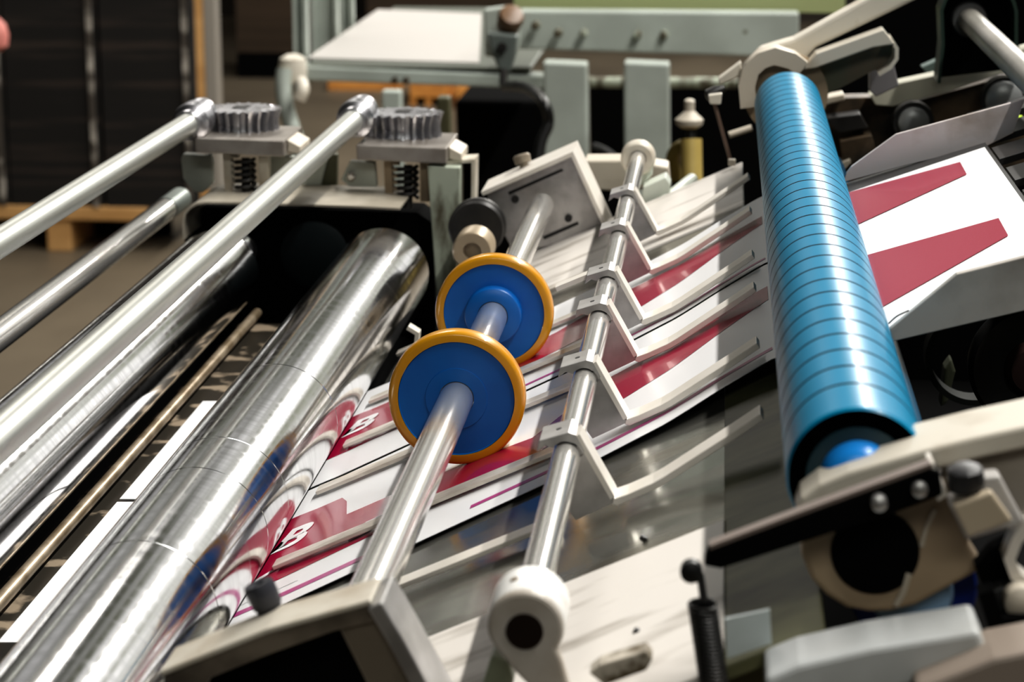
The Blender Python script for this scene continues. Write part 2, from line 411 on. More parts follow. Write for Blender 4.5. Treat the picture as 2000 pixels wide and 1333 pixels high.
# ------------------------------------------------------------------ deck and side frames
def deckV(U): return 1504 - .46 * U
SD = 12
Yn = uv(-200, 1596, .885).y
Yf = uv(-200, 1596, 2.02).y
def dq(U, off=0):
    p = uv(U, deckV(U) + off); return (p.x, p.z)
Y106 = uv(-200, 1596, 1.062).y; Y180 = uv(-200, 1596, 1.80).y
d0, d1 = dq(-1180, SD), dq(-7, SD)
d0b, d1b = dq(-1180, SD + 16), dq(-7, SD + 16)
t = obj('deck_plate', bm_prism([d0, d1, d1b, d0b], Y106 + .0005, Y180 - .0005), M_deck); props(t, 'polished steel deck plate sloping up under the printed sheets', 'deck plate')
M_shade = mat('olive_shade_tone', (.15, .15, .08), .5, 0, (.06, .06, .03), 18, (.6, 1.5, 1), .42, .62, spec=.25)  # dark olive colour stands in for the blue roller's shade
t = obj('shade_toned_deck', bm_prism([dq(-6.5, SD - 1), dq(190, SD - 1), dq(190, SD + 16), dq(-6.5, SD + 16)], Y106 + .0005, Y180 + .02), M_shade); props(t, 'deck end painted olive for the shade at the foot of the grooved blue roller', 'deck end')
t = thing('conveyor_side_plate', (dq(-200)[0], Yn, dq(-200)[1] - .2), 'cream painted near side frame with long scratches along its top', 'side frame')
obj('frame_top', bm_prism([dq(-1060, 4), dq(-6, 4), dq(-6, 34), dq(-1060, 34)], Yn, Y106), M_white, t, bevel=.0008)
o = obj('frame_corner', bm_prism([dq(-5.5, 5), dq(166, 5), dq(166, 34), dq(-5.5, 34)], Yn, Y106), M_shade, t, bevel=.0008); o['label'] = 'side frame corner painted olive for the roller shade'  # same frame top, its shaded end painted olive
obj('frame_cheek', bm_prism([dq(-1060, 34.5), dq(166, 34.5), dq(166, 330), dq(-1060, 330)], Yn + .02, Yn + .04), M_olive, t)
for a, b in ((1255, 1048), (1243, 1230), (1345, 1120)):
    Dh = 1504 / ((b + 420) + .46 * (a - 1421)); 
    obj('drilled_hole', bm_lathe(at(a, b, Dh) + Vector((0, 0, -.002)), (.42, 0, .91), [(.0018, 0), (.0018, .0022)], 12), M_black, t)
t = thing('conveyor_side_plate', (dq(-200)[0], Yf, dq(-200)[1] - .2), 'cream far side frame strip beyond the wheels and brackets', 'side frame')
obj('frame_top', bm_prism([dq(-1000, 0), dq(60, 0), dq(60, 34), dq(-1000, 34)], Y180, Yf), M_white, t, bevel=.0015)
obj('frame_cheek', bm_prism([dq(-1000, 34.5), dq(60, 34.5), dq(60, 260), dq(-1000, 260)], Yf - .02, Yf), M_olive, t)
# machine underside: dark tray
zlow = uv(0, 2500).z
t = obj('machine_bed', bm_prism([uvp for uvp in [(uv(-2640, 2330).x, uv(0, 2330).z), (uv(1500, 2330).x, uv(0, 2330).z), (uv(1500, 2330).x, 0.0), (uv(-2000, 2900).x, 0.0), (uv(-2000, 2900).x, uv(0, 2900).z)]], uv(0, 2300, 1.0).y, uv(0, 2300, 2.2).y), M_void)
props(t, 'black machine bed in the gap under the rollers', 'machine bed')

# ------------------------------------------------------------------ rollers
def yrange(U, V, D0, D1): return uv(U, V, D0).y, uv(U, V, D1).y
def cyl_thing(name, U, V, r, D0, D1, mt, label, cat, group=None, seg=96, ends=True, ch=.003):
    y0, y1 = yrange(U, V, D0, D1); p = uv(U, V)
    t = thing(name, (p.x, y0, p.z), label, cat, group)
    return t, p.x, p.z, y0, y1

# roller B (near) and A (far left)
for nm, U, V, r, lab in (('steel_roller', -1344, 1906, .0392, 'polished steel roller beside the crimson printed sheets, nearest the blue wheels'),
                         ('steel_roller', -1994, 1905, .0368, 'polished steel roller under the long grey tube')):
    t, x, z, y0, y1 = cyl_thing(nm, U, V, r, .80, 2.0, M_roll, lab, 'roller', 'pair of large polished steel rollers')
    L = y1 - y0
    n = 90; prof = [(r - .002, 0), (r, .002)] + [(r, .002 + (L - .004) * k / n) for k in range(1, n)] + [(r, L - .003), (r - .003, L)]
    if U > -1500:
        for Dr in (1.175, 1.30, 1.36, 1.53):
            g = uv(U, V, Dr).y - y0
            prof += [(r, g - .0006), (r - .0007, g - .0002), (r - .0007, g + .0002), (r, g + .0006)]
        prof.sort(key=lambda p_: p_[1])
    obj('roller_body', bm_lathe((x, y0, z), YH, prof, 128), M_roll, t, smooth=True)
    obj('journal', bm_rod((x, y1 + .0005, z), (x, y1 + .10, z), .014), M_gear, t, smooth=True)

# blue grooved roller
U, V = 231, 1226
t, x, z, y0, y1 = cyl_thing('grooved_roller', U, V, .0277, .907, 1.965, M_rblue, 'glossy blue roller ringed with black grooves above the printed sheets', 'roller')
L = y1 - y0; r = .0276
def Dy(D): return uv(U, V, D).y - y0
prof = [(r - .001, 0), (r, .0015)]; mis = [0, 0]
k = 0.0
D_ = .944
while D_ < 1.95:
    tt = Dy(D_)
    prof += [(r, tt - .0014), (r - .0014, tt - .0009), (r - .0014, tt + .0009), (r, tt + .0014)]; mis += [1, 1, 1, 0]
    D_ += .0284
prof += [(r, L - .004), (r - .004, L)]; mis += [0]
mis = mis[:len(prof) - 1]; 
while len(mis) < len(prof) - 1: mis.append(0)
# segment k joins prof[k] and prof[k+1]: groove segments are the three after each groove start
mis = []
for i in range(len(prof) - 1): mis.append(1 if (prof[i][0] < r - .0005 or prof[i + 1][0] < r - .0005) and 1 < i < len(prof) - 3 else 0)
obj('roller_sleeve', bm_lathe((x, y0, z), YH, prof, 128, mis=mis, cap=False), [M_rblue, M_rubber], t, smooth=True, auto=30)
obj('end_face', bm_lathe((x, y0, z), YH, [(r - .001, -.0002), (.020, -.0002), (.0188, .004), (.011, .005), (.011, .012)], 96), M_rim, t, smooth=True)
obj('hub', bm_lathe((x, y0, z), YH, [(.0095, -.009), (.0125, -.007), (.0145, -.002), (.0150, .003)], 64), M_brblue, t, smooth=True)
obj('far_end_face', bm_lathe((x, y0 + L, z), YH, [(r - .004, 0), (.012, 0), (.012, .02)], 64), M_rim, t, smooth=True)

# lower blue roller
U2, V2 = 330, 1452
t, x2, z2, ya, yb_ = cyl_thing('lower_roller', U2, V2, .024, .93, 1.9, M_dkblue, 'dark blue lower roller tucked beneath the grooved roller', 'roller')
obj('roller_sleeve', bm_lathe((x2, ya, z2), YH, [(.021, 0), (.0235, .003), (.0235, yb_ - ya)], 96), M_dkblue, t, smooth=True)
obj('roller_core', bm_lathe((x2, ya, z2), YH, [(.015, -.012), (.0165, -.010), (.0165, -.0005)], 48), M_ltblue, t, smooth=True)
obj('flange', bm_lathe((x2 + .001, ya, z2), YH, [(.0240, -.006), (.0250, -.005), (.0250, -.0015), (.0240, -.0005)], 96), mat('royal_blue_flange', (.003, .03, .26), .35), t, smooth=True)

# ------------------------------------------------------------------ thin tubes at left
def gear_group(i, px, py):
    D = 2.17
    lab = ('steel worm gear on the mount plate by the board stacks', 'steel worm gear on the mount plate beside the angle iron bracket')[i]
    c = at(px, py, D); h = .0265
    t = thing('worm_gear', (c.x, c.y, c.z), lab, 'gear', 'pair of worm gears on the far side frame')
    N = 23
    def rf(r, t_, k, an):
        if r < .03: return r
        ph = (an * N / (2 * PI)) % 1
        w = abs(ph - .5) * 2
        s = min(1, max(0, (w - .50) / .24))
        return r - .0085 * (1 - s)
    prof = []
    for k in range(9):
        tt = k / 8; rr = .0378 - .0034 * math.sin(PI * tt)
        prof.append((rr, h * tt))
    prof = [(.029, -.0002)] + prof + [(.0295, h + .0004), (.008, h + .0008), (.0078, h - .004)]
    obj('toothed_body', bm_lathe(c, (0, 0, 1), prof, 240, rf=rf), M_gear, t, smooth=True, auto=35)
    obj('keyway', bm_box(c.x - .006, c.x + .007, c.y - .009, c.y + .009, c.z + h - .003, c.z + h + .0015), M_black, t)
    obj('thrust_collar', bm_lathe(c + Vector((0, 0, -.0075)), (0, 0, 1), [(.029, 0), (.031, .002), (.031, .006), (.029, .0072)], 48), M_black, t, smooth=True)
    return c
gc = [gear_group(0, 472, 267), gear_group(1, 788, 275)]

for i, (px, py, D1) in enumerate(((384, 232, 2.13), (701, 226, 2.13))):
    U = (px - 1421) * D1; V = (py + 420) * D1
    p = uv(U, V); y1 = uv(U, V, D1).y - .03; y0 = uv(U, V, .85).y
    lab = ('upper slim steel worm rod reaching the gear by the board stacks', 'long slim grey steel worm rod crossing over both big rollers')[i]
    t = thing('worm_rod', (p.x, y0, p.z), lab, 'rod', 'pair of slim rods driving the worm gears')
    obj('rod', bm_rod((p.x, y0, p.z), (p.x, y1, p.z), .0098, 48), M_tube, t, smooth=True)
    obj('collar', bm_lathe((p.x, y1, p.z), YH, [(.0112, -.008), (.0125, -.006), (.0125, .003), (.0165, .006), (.0172, .012), (.0172, .030), (.015, .032)], 48), M_gear, t, smooth=True)
    obj('worm_hub', bm_lathe((p.x + .001, y1 + .033, p.z + .003), YH, [(.012, 0), (.0140, .003), (.0140, .016), (.010, .026), (.004, .030)], 32), M_gear, t, smooth=True)

U, V = (352 - 1421) * 2.25, (388 + 420) * 2.25
p = uv(U, V); y0 = uv(U, V, .9).y; y1 = uv(U, V, 2.25).y
t = thing('tie_rod', (p.x, y0, p.z), 'shiny steel tie rod with dull grey end cap beside the curved hood', 'rod')
obj('rod', bm_rod((p.x, y0, p.z), (p.x, y1 - .06, p.z), .0107, 48), M_shaft, t, smooth=True)
obj('end_cap', bm_rod((p.x, y1 - .0595, p.z), (p.x, y1, p.z), .0112, 48, ch=.001), mat('dull_cap', (.22, .25, .23), .4, .4), t, smooth=True)

# ------------------------------------------------------------------ gear mounts, springs, hood
def mount(i, ox, oy):
    D = 2.10
    def X(l): return [(a + ox, b + oy) for a, b in l]
    lab = ('grey steel gear mount block over the first coil spring by the board stacks', 'grey steel gear mount block over the coil spring beside the mottled post')[i]
    c = at(470 + ox, 305 + oy, D)
    t = thing('gear_mount', c, lab, 'mount block', 'pair of gear mounts on the far side frame')
    y = yat(470 + ox, 290 + oy, D)
    obj('mount_plate', slab(X([(378, 270), (556, 274), (556, 306), (378, 300)]), D, .09, y=y), mat('mount_steel', (.40, .37, .34), .35, .6, (.30, .27, .24), 30), t, bevel=.001)
    obj('mount_lug', slab(X([(556.5, 276), (582, 290), (582, 306), (556.5, 302)]), D, .05, y=y + .015), M_cream, t, bevel=.001)
    obj('spring_post', slab(X([(428, 306), (444, 306), (444, 388), (428, 388)]), D + .01, .012, y=y + .02), M_tan if i else M_creaml, t, bevel=.0005)
    bm = bmesh.new()
    for k in range(5): slab(X([(444.5, 309 + k * 13), (458, 309 + k * 13), (458, 314 + k * 13), (444.5, 314 + k * 13)]), D + .01, .010, bm, y=y + .021)
    obj('thread_teeth', bm, M_tan if i else M_creaml, t)
    obj('spring_guard', slab(X([(500, 306), (520, 308), (516, 388), (498, 388)]), D + .01, .012, y=y + .02), M_tan if i else M_creaml, t, bevel=.0005)
    s = at(480 + ox, 372 + oy, D + .03); tp = at(480 + ox, 308 + oy, D + .03)
    pts = []
    for k in range(121):
        a = k / 120 * 2 * PI * 5; pts.append((s.x + .0085 * math.cos(a), s.y + .0085 * math.sin(a), s.z + (tp.z - s.z) * k / 120))
    g = thing('coil_spring', s, ('black coil spring under the gear mount by the board stacks', 'black coil spring under the gear mount beside the mottled post')[i], 'spring', 'pair of coil springs under the gear mounts')
    obj('coil', bm_tube(pts, .0018, 8), M_black, g, smooth=True)
    obj('spindle', bm_rod(s - Vector((0, 0, .01)), tp, .004), M_black, g, smooth=True)
mount(0, 0, 0); mount(1, 317, 14)

# hood
Yh = yat(560, 400, 2.07)
path = [(350, 475), (351, 440), (356, 422), (366, 410), (380, 402), (398, 399), (500, 399), (700, 402), (783, 405)]
t = obj('curved_hood', bm_strip([q(a, b, 2.07) for a, b in path], .0018, Yh, Yh + .10), M_hood, smooth=True, auto=50)
props(t, 'curved bare steel hood sheet arching over the far roller ends', 'hood')
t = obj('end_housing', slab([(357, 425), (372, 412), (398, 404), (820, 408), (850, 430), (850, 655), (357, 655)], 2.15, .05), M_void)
props(t, 'black housing behind the far ends of the big rollers', 'housing')
t = obj('drive_pulley', bm_lathe(at(612, 500, 2.08), YH, [(.024, 0), (.030, .003), (.030, .008), (.026, .012)], 48), mat('teal_black', (.002, .005, .006), .6, spec=.15), smooth=True)
props(t, 'dark round pulley in the black gap under the hood', 'pulley')
t = obj('bracket_plate', slab([(358, 300), (412, 302), (415, 318), (413, 360), (395, 378), (378, 378), (356, 350), (354, 310)], 2.16, .012), M_gplate, bevel=.001)
props(t, 'rounded pale green plate beside the first gear mount', 'plate')
t = obj('bracket_plate', slab([(522, 302), (640, 312), (625, 368), (525, 372)], 2.165, .012), M_gplate, bevel=.001)
props(t, 'pale green plate partly behind the long worm rod', 'plate')
t = obj('bracket_plate', slab([(640, 300), (660, 300), (655, 392), (600, 392)], 2.17, .012), M_olive, bevel=.001)
props(t, 'olive plate between the two pale green plates', 'plate')
t = thing('bracket_plate', at(700, 368, 2.14), 'small pale plate with one round bolt beside the second gear mount', 'plate')
obj('plate', slab([(684, 314), (733, 316), (736, 366), (680, 366), (665, 352)], 2.14, .010), M_gplate, t, bevel=.001)
obj('bolt', bm_lathe(at(687, 344, 2.14) - Vector((0, .004, 0)), YH, [(.002, -.002), (.0042, 0), (.0042, .0038)], 16), M_shaft, t, smooth=True)
t = thing('side_post', at(870, 600, 2.12), 'mottled chipped green post between the gear mount and the angle iron', 'post')
obj('post', slab([(838, 320), (902, 322), (898, 470), (885, 560), (850, 640), (842, 420)], 2.115, .03), M_greenl, t, bevel=.001)
obj('slot', slab([(869, 382), (876, 370), (884, 382), (886, 405), (878, 425), (869, 410)], 2.112, .006), M_black, t, bevel=.0005)
obj('bent_arm', bm_strip([q(a, b, 2.12) for a, b in ((872, 316), (926, 312), (924, 370), (921, 420))], .0030, yat(900, 370, 2.12), yat(900, 370, 2.12) + .03), M_creaml, t)
t = obj('oily_shaft_stub', bm_rod(at(905, 455, 2.05), at(948, 412, 2.1), .004), M_black, smooth=True); props(t, 'thin black lever in front of the mottled post', 'lever')
t = thing('belt_pulley', at(930, 460, 1.98), 'black belt pulley behind the far wheel', 'pulley')
c = at(930, 448, 1.97)
obj('pulley_body', bm_lathe(c, YH, [(.012, 0), (.022, 0), (.024, .004), (.018, .008), (.024, .012), (.024, .018)], 48), M_black, t, smooth=True)
t = thing('tan_bushing', at(925, 520, 1.9), 'round tan bushing with hollow middle peeking over the far wheel', 'bushing')
c = at(922, 492, 1.9)
obj('bushing_body', bm_lathe(c, YH, [(.007, .010), (.0075, 0), (.0150, 0), (.0165, .002), (.0165, .03)], 48), mat('tan_bushing', (.38, .31, .22), .4, .3), t, smooth=True)
t = obj('white_lever', bm_strip([q(a, b, 1.80) for a, b in ((796, 640), (815, 652), (812, 675), (800, 700))], .003, yat(800, 660, 1.8), yat(800, 660, 1.8) + .012), M_creaml)
props(t, 'small pale bent lever between roller and amber wheel', 'lever')

# plate between rollers (bed), tie bar
Vb = 2150
ya, yb2 = uv(-1700, Vb, 1.0).y, uv(-1700, Vb, 2.04).y
zb_ = uv(0, Vb).z
t = obj('bed_plate', bm_box(uv(-1905, 0).x, uv(-1640, 0).x, ya, yb2, zb_ - .004, zb_), M_cav); props(t, 'bed plate with painted tan reflections in the gap between the two big rollers', 'bed plate')
p = uv(-1875, 2105)
t = obj('tie_bar', bm_rod((p.x, ya, p.z), (p.x, yb2, p.z), .0042, 16), M_rust, smooth=True); props(t, 'thin worn brown tie bar along the gap between the rollers', 'bar')

# ------------------------------------------------------------------ wheel shaft and wheels
US, VS = 1.07 * -676, 1.07 * 1530
p = uv(US, VS); y0 = uv(US, VS, .965).y; y1 = uv(US, VS, 1.995).y
t = thing('wheel_shaft', (p.x, y0, p.z), 'bright steel shaft carrying the two blue and amber wheels', 'shaft')
obj('shaft', bm_rod((p.x, y0, p.z), (p.x, y1, p.z), .0100, 64), M_shaft, t, smooth=True)
def ymid(D): return uv(US, VS, D).y
SX, SZ = p.x, p.z
def wheel(D, lab, boss):
    y = ymid(D)
    t = thing('amber_wheel', (SX, y, SZ - .04), lab, 'wheel', 'two blue wheels with amber tyres on one shaft')
    ri, ro, w = .0341, .0400, .013
    tyre = [(ri, .0), (ro - .0022, .0), (ro - .0006, .0008), (ro, .0025), (ro, w - .0025), (ro - .0006, w - .0008), (ro - .0022, w), (ri, w)]
    obj('tyre', bm_lathe((SX, y, SZ), YH, tyre, 128, close=True), M_amber, t, smooth=True, auto=50)
    hub = [(.0103, .001), (.0180, .001), (.0182, .0016), (.0335, .0016), (ri - .0002, .0008), (ri - .0002, w - .001), (.0103, w - .001)]
    if boss: hub = [(.0103, -.008), (.0182, -.008), (.0192, -.007), (.0194, .0012), (.0335, .0016), (ri - .0002, .0008), (ri - .0002, w - .001), (.0103, w - .001)]
    obj('hub', bm_lathe((SX, y, SZ), YH, hub, 128, close=True), M_blue, t, smooth=True, auto=50)
wheel(1.364, 'blue wheel with amber tyre and flat face, the one nearer the viewer', False)
wheel(1.584, 'blue wheel with amber tyre and raised round hub, partly behind the other wheel', True)

# far angle iron bracket
D = 2.02; yf = yat(1060, 380, D)
t = thing('angle_iron_bracket', at(1060, 470, D), 'machined angle iron bracket with bolt holes at the far end of the wheel shaft', 'bracket')
obj('web', slab([(950, 382), (1118, 300), (1178, 440), (1072, 485), (1000, 500), (985, 470)], D, .012, y=yf), M_alu, t, bevel=.0006)
obj('flange', bm_strip([q(a, b, D) for a, b in ((943, 376), (1121, 293), (1186, 445))], .0036, yf - .012, yf + .05), M_alul, t)
for a, b in ((1076, 358), (1006, 390), (1110, 427)):
    obj('bolt_hole', bm_lathe(at(a, b, D) - Vector((0, .0006, 0)), YH, [(.0032, 0), (.0032, .003)], 16), M_black, t)
obj('groove', slab([(992, 376), (1098, 327), (1102, 331), (994, 382)], D, .004, y=yf - .0006), M_black, t)
obj('groove', slab([(1058, 466), (1128, 434), (1130, 440), (1062, 472)], D, .004, y=yf - .0006), M_black, t)
obj('clamp_bolt', bm_lathe(at(1026, 333, D + .03), at(1018, 302, D + .03) - at(1026, 333, D + .03), [(.004, 0), (.004, .006), (.0072, .0065), (.0078, .013), (.006, .0145)], 12), M_oil, t, smooth=True)

# near angle iron bracket
D = .905; yn = yat(600, 1220, D)
t = thing('angle_iron_bracket', at(600, 1333, D), 'long oily angle iron bracket holding the near end of the wheel shaft', 'bracket')
fp = [(300, 1336), (520, 1235), (728, 1166)]
ytop = yn + .026
obj('top_flange', bm_strip([q(a, b + 3, D) for a, b in fp], .0022, yn, ytop), M_creaml, t, bevel=.0006)
obj('front_web', slab([(305, 1344), (520, 1245), (733, 1176), (745, 1210), (650, 1236), (520, 1290), (400, 1345), (360, 1420), (300, 1420)], D, .008, y=yn + .001), M_oil, t, bevel=.0005)
obj('side_flange', bm_strip([q(a, b, D) for a, b in ((736, 1172), (772, 1240), (868, 1440))], .0062, yn - .002, yn + .03), M_alu, t, bevel=.0008)
obj('block', slab([(652, 1216), (738, 1188), (768, 1250), (850, 1420), (740, 1420)], D, .02, y=yn + .0035), M_oil, t, bevel=.0008)
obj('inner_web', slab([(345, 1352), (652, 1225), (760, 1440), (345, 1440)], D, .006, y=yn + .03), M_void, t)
obj('web_rib', bm_strip([q(a, b, D) for a, b in ((460, 1345), (640, 1262))], .0012, yn + .024, yn + .029), M_oil, t)
for a, b in ((394, 1281), (692, 1160)):
    dd = .918 if a < 500 else .925
    obj('flange_hole', bm_lathe(at(a, b, dd), (.42, 0, .91), [(.0018, -.004), (.0018, .0007)], 14), mat('rust_hole', (.16, .11, .06), .6), t)
t = thing('clamp_screw', at(540, 1215, .97), 'black knurled clamp screw standing on the oily angle iron', 'screw')
kb = at(541, 1222, .935)
ax = Vector((-.42, 0, 1))
obj('stem', bm_lathe(kb, ax, [(.0048, 0), (.0052, .008)], 24), M_knob, t, smooth=True)
obj('knob_cap', bm_lathe(kb + ax.normalized() * .0082, ax, [(.0052, 0), (.0060, .001), (.0064, .0085), (.0058, .0108), (.0025, .0105), (.002, .008)], 72, rf=lambda r, t_, i, an: r * (1 - .03 * (i % 3 == 0))), M_knob, t, smooth=True, auto=60)
obj('washer', bm_lathe(kb - Vector((.010, 0, .005)), (-.42, 0, 0.91), [(.010, 0), (.0105, .0015), (.010, .003)], 32), mat('brass_washer', (.42, .34, .2), .4, .3), t, smooth=True)

# ------------------------------------------------------------------ bracket shaft
kS = .885
UC, VC = -394 * .903, 1643 * .903
p = uv(UC, VC); BX, BZ = p.x, p.z
y0 = uv(UC, VC, .925).y; y1 = uv(UC, VC, 2.06).y
t = thing('bracket_shaft', (BX, y0, BZ), 'slim bright steel shaft carrying the row of guide brackets', 'shaft')
obj('shaft', bm_rod((BX, y0, BZ), (BX, y1, BZ), .0069, 48), M_shaft, t, smooth=True)
# near collar arm
yc = uv(UC, VC, .903).y
t = thing('collar_arm', (BX, yc, BZ - .05), 'white painted collar arm with dark bore holding the near end of the bracket shaft', 'collar arm')
rO = .0152
obj('collar', bm_lathe((BX, yc, BZ), YH, [(.0072, .0006), (rO - .0006, .0006), (rO, .0014), (rO, .026), (rO - .001, .027), (.0073, .027)], 96), M_white if 0 else mat('white_enamel', (.86, .85, .82), .3, 0, (.6, .56, .48), 60, lo=.62, hi=.7), t, smooth=True)
# arm outline (front view)
arm = []
c0 = (1027, 1222)
for k in range(0, 25):
    a = math.radians(-35 + k * (250 / 24))
    arm.append((c0[0] + 75 * math.cos(a), c0[1] - 75 * math.sin(a)))
arm += [(985, 1290), (1005, 1318), (1030, 1345), (1050, 1420), (1140, 1420), (1110, 1340), (1098, 1290)]
arm_xz = [q(a, b, .90) for a, b in arm]
obj('arm_plate', bm_prism(arm_xz, yc - .0060, yc), mat('grey_cast_arm', (.44, .41, .37), .45, 0, (.33, .29, .24), 30), t, bevel=.0015)
obj('bore', bm_lathe((BX, yc - .0066, BZ), YH, [(.0072, 0), (.0072, .003)], 48), mat('oily_bore', (.012, .006, .004), .3), t, smooth=True)
obj('grease_hole', bm_lathe((BX - .0052, yc + .012, BZ + .0136), (-.36, 0, .93), [(.0016, 0), (.0016, .0012)], 14), mat('rust_hole', (.16, .11, .06), .6), t)
obj('rear_leg', slab([(962, 1275), (998, 1290), (1004, 1325), (985, 1420), (915, 1420)], .93, .015), mat('green_leg', (.18, .2, .14), .45, 0, (.1, .11, .07), 30), t, bevel=.001)
# far collar
yc2 = uv(UC, VC, 2.03).y
t = thing('shaft_collar', (BX, yc2, BZ - .02), 'pale octagonal collar at the far end of the bracket shaft', 'collar')
obj('collar', bm_lathe((BX, yc2, BZ), YH, [(.0074, 0), (.0125, 0), (.0150, .003), (.0150, .015), (.013, .018), (.0074, .018)], 48, close=True), M_creaml, t, smooth=True)
obj('collar_block', slab([(1222, 300), (1232, 280), (1264, 278), (1277, 296), (1275, 335), (1256, 358), (1232, 350), (1222, 330)], 2.07, .02, y=yc2 + .0185), M_gplate, t, bevel=.001)
t = obj('far_cross_bar', slab([(1140, 314), (1222, 312), (1305, 325), (1308, 362), (1220, 378), (1160, 374)], 2.12, .04), M_cream, bevel=.002)
props(t, 'cream cast bar behind the octagonal collar', 'bar')
t = obj('far_block', slab([(1256, 366), (1300, 345), (1310, 360), (1306, 392), (1262, 410), (1252, 392)], 2.03, .03), M_gplate, bevel=.001)
props(t, 'small pale green block under the octagonal collar', 'block')
t = obj('far_pipe', bm_rod(at(1290, 400, 2.02), at(1352, 350, 2.08), .0055), M_gplate, smooth=True); props(t, 'short green grey pipe leaning beside the small block', 'pipe')

# guide brackets (profile of the nearest one, seen from D=1.15)
DB = 1.13
def bq(px, py): return q(px, py, DB)
yb0 = uv(UC, VC, 1.130).y
root = thing('guide_bracket', (BX, yb0, BZ), '', 'bracket')
# clamp: hook over the shaft
arc = []
rs = .0076
for k in range(0, 15):
    a = math.radians(150 - k * (165 / 14)); arc.append((BX + rs * math.cos(a), BZ + rs * math.sin(a)))
tipd = bq(1048, 884); tipu = bq(1053, 861)
outer = [tipu, bq(1110, 843), bq(1124, 846), bq(1137, 872)]
clamp = [tipd] + outer + [bq(1132, 893)] + list(reversed(arc)) + []
clamp = [tipu, bq(1111, 842), bq(1125, 846), bq(1142, 880), bq(1134, 898)] + [(BX + rs * math.cos(math.radians(a)), BZ + rs * math.sin(math.radians(a))) for a in range(-10, 151, 12)] + [bq(1065, 871), tipd]
obj('clamp', bm_prism(clamp, yb0, yb0 + .025), M_alu, root, bevel=.0005)
web = [bq(1127, 858), bq(1199, 988), bq(1122, 1028), bq(1110, 1010), bq(1114, 930), bq(1126, 905)]
obj('web_plate', bm_prism(web, yb0 + .0015, yb0 + .0042), M_alu, root)
obj('guide_finger', bm_strip([bq(1128, 848), bq(1164, 917), bq(1196, 978)], .0026, yb0 + .0002, yb0 + .0178), M_alul, root)
fing = [(1203, 986), (1228, 975), (1258, 960), (1278, 950), (1300, 936), (1360, 893), (1430, 843), (1488, 800)]
fo = obj('guide_finger', bm_strip([bq(*p_) for p_ in [(1196, 984)] + fing], .0034, yb0 + .0003, yb0 + .0177), M_alul, root, bevel=.0004)
obj('screw_hole', bm_lathe((bq(1092, 851)[0], yb0 + .012, bq(1092, 851)[1] - .0022), (-.3, 0, .95), [(.0014, 0), (.0014, .003)], 12), M_black, root)
GB = 'row of aluminium guide brackets on the slim shaft'
labs = ['aluminium guide bracket nearest the white collar arm, its finger over bare deck',
        'aluminium guide bracket second from the white collar arm, over the lower crimson band',
        'aluminium guide bracket third from the white collar arm, finger over white paper',
        'aluminium guide bracket fourth from the white collar arm, hook joined by a long strap',
        'aluminium guide bracket fifth from the white collar arm, beside the upper crimson band',
        'aluminium guide bracket nearest the octagonal collar, finger over the cream far strip']
root['label'] = labs[0]; root['group'] = GB
DS = [1.130, 1.272, 1.412, 1.510, 1.666, 1.810]
for i in range(1, 6):
    copy_tree(root, (0, DS[i] - DS[0], 0), labs[i], GB)

# straps along the deck
sl = ['flat cream strap on the bare steel deck nearest the white collar arm',
      'worn metal strap across the near margin of the near printed sheet',
      'worn metal strap between the two crimson bands, behind the flat blue wheel',
      'worn metal strap running under the gap between the two wheels to the fourth bracket',
      'worn metal strap past the far side of the farther wheel',
      'thin strap along the cream far side strip']
for i, Dd in enumerate(DS):
    Dd2 = [1.157, 1.295, 1.435, 1.538, 1.65, 1.79][i]
    yy = uv(-500, 1700, Dd2).y
    hh = -16
    a, b = dq(-1130 if i else -1010, hh), dq(-395, hh)
    t = obj('guide_strap', bm_strip([dq(-1178 if i else -1000, hh), dq(-800, hh), b], .0024, yy, yy + .0135), M_strap if i else M_alul, bevel=.0004)
    props(t, sl[i], 'strap', 'flat straps running over the sheets')
# long strap from the fourth bracket's hook
yy = uv(UC, VC, 1.520).y
h0 = bq(1060, 866)
t = obj('hook_strap', bm_strip([(h0[0] - .022, h0[1] - .0105), (h0[0] - .0005, h0[1] - .001)], .003, yy, yy + .012), M_alul); props(t, 'long pale strap reaching from the fourth bracket hook towards the far wheel', 'strap')

# ------------------------------------------------------------------ printed sheets
PATH = [(-1785, 2097), (-1420, 2097), (-1340, 2096), (-1260, 2080), (-1190, 2049)]
PATH += [(u, deckV(u)) for u in range(-1150, -320, 60)]
PATH += [(-301, 1640), (-230, 1603), (-151, 1562), (-90, 1524), (-26, 1483), (36, 1446), (80, 1420), (111, 1403), (180, 1375), (276, 1340)]
def pathV(U, PP=PATH):
    if U <= PP[0][0]: return PP[0][1]
    for i in range(len(PP) - 1):
        if PP[i][0] <= U <= PP[i + 1][0]:
            t = (U - PP[i][0]) / (PP[i + 1][0] - PP[i][0]); return PP[i][1] + t * (PP[i + 1][1] - PP[i][1])
    (a, b), (c, d) = PP[-2], PP[-1]
    return d + (U - c) * (d - b) / (c - a)
def interp(tab, U):
    if U <= tab[0][0]: return tab[0][1]
    for i in range(len(tab) - 1):
        if tab[i][0] <= U <= tab[i + 1][0]:
            t = (U - tab[i][0]) / max(1e-9, tab[i + 1][0] - tab[i][0]); return tab[i][1] + t * (tab[i + 1][1] - tab[i][1])
    return tab[-1][1]
def spt(U, D, PP=PATH, lift=0.0):
    p = uv(U, pathV(U, PP), D); return Vector((p.x, p.y, p.z + lift))
def unproj(px, py, PP=PATH):
    lo, hi = .8, 3.0
    def f(D): return (py + 420) * D - pathV((px - 1421) * D, PP)
    for _ in range(50):
        m = (lo + hi) / 2
        if f(m) > 0: hi = m
        else: lo = m
    D = (lo + hi) / 2
    return (px - 1421) * D, D
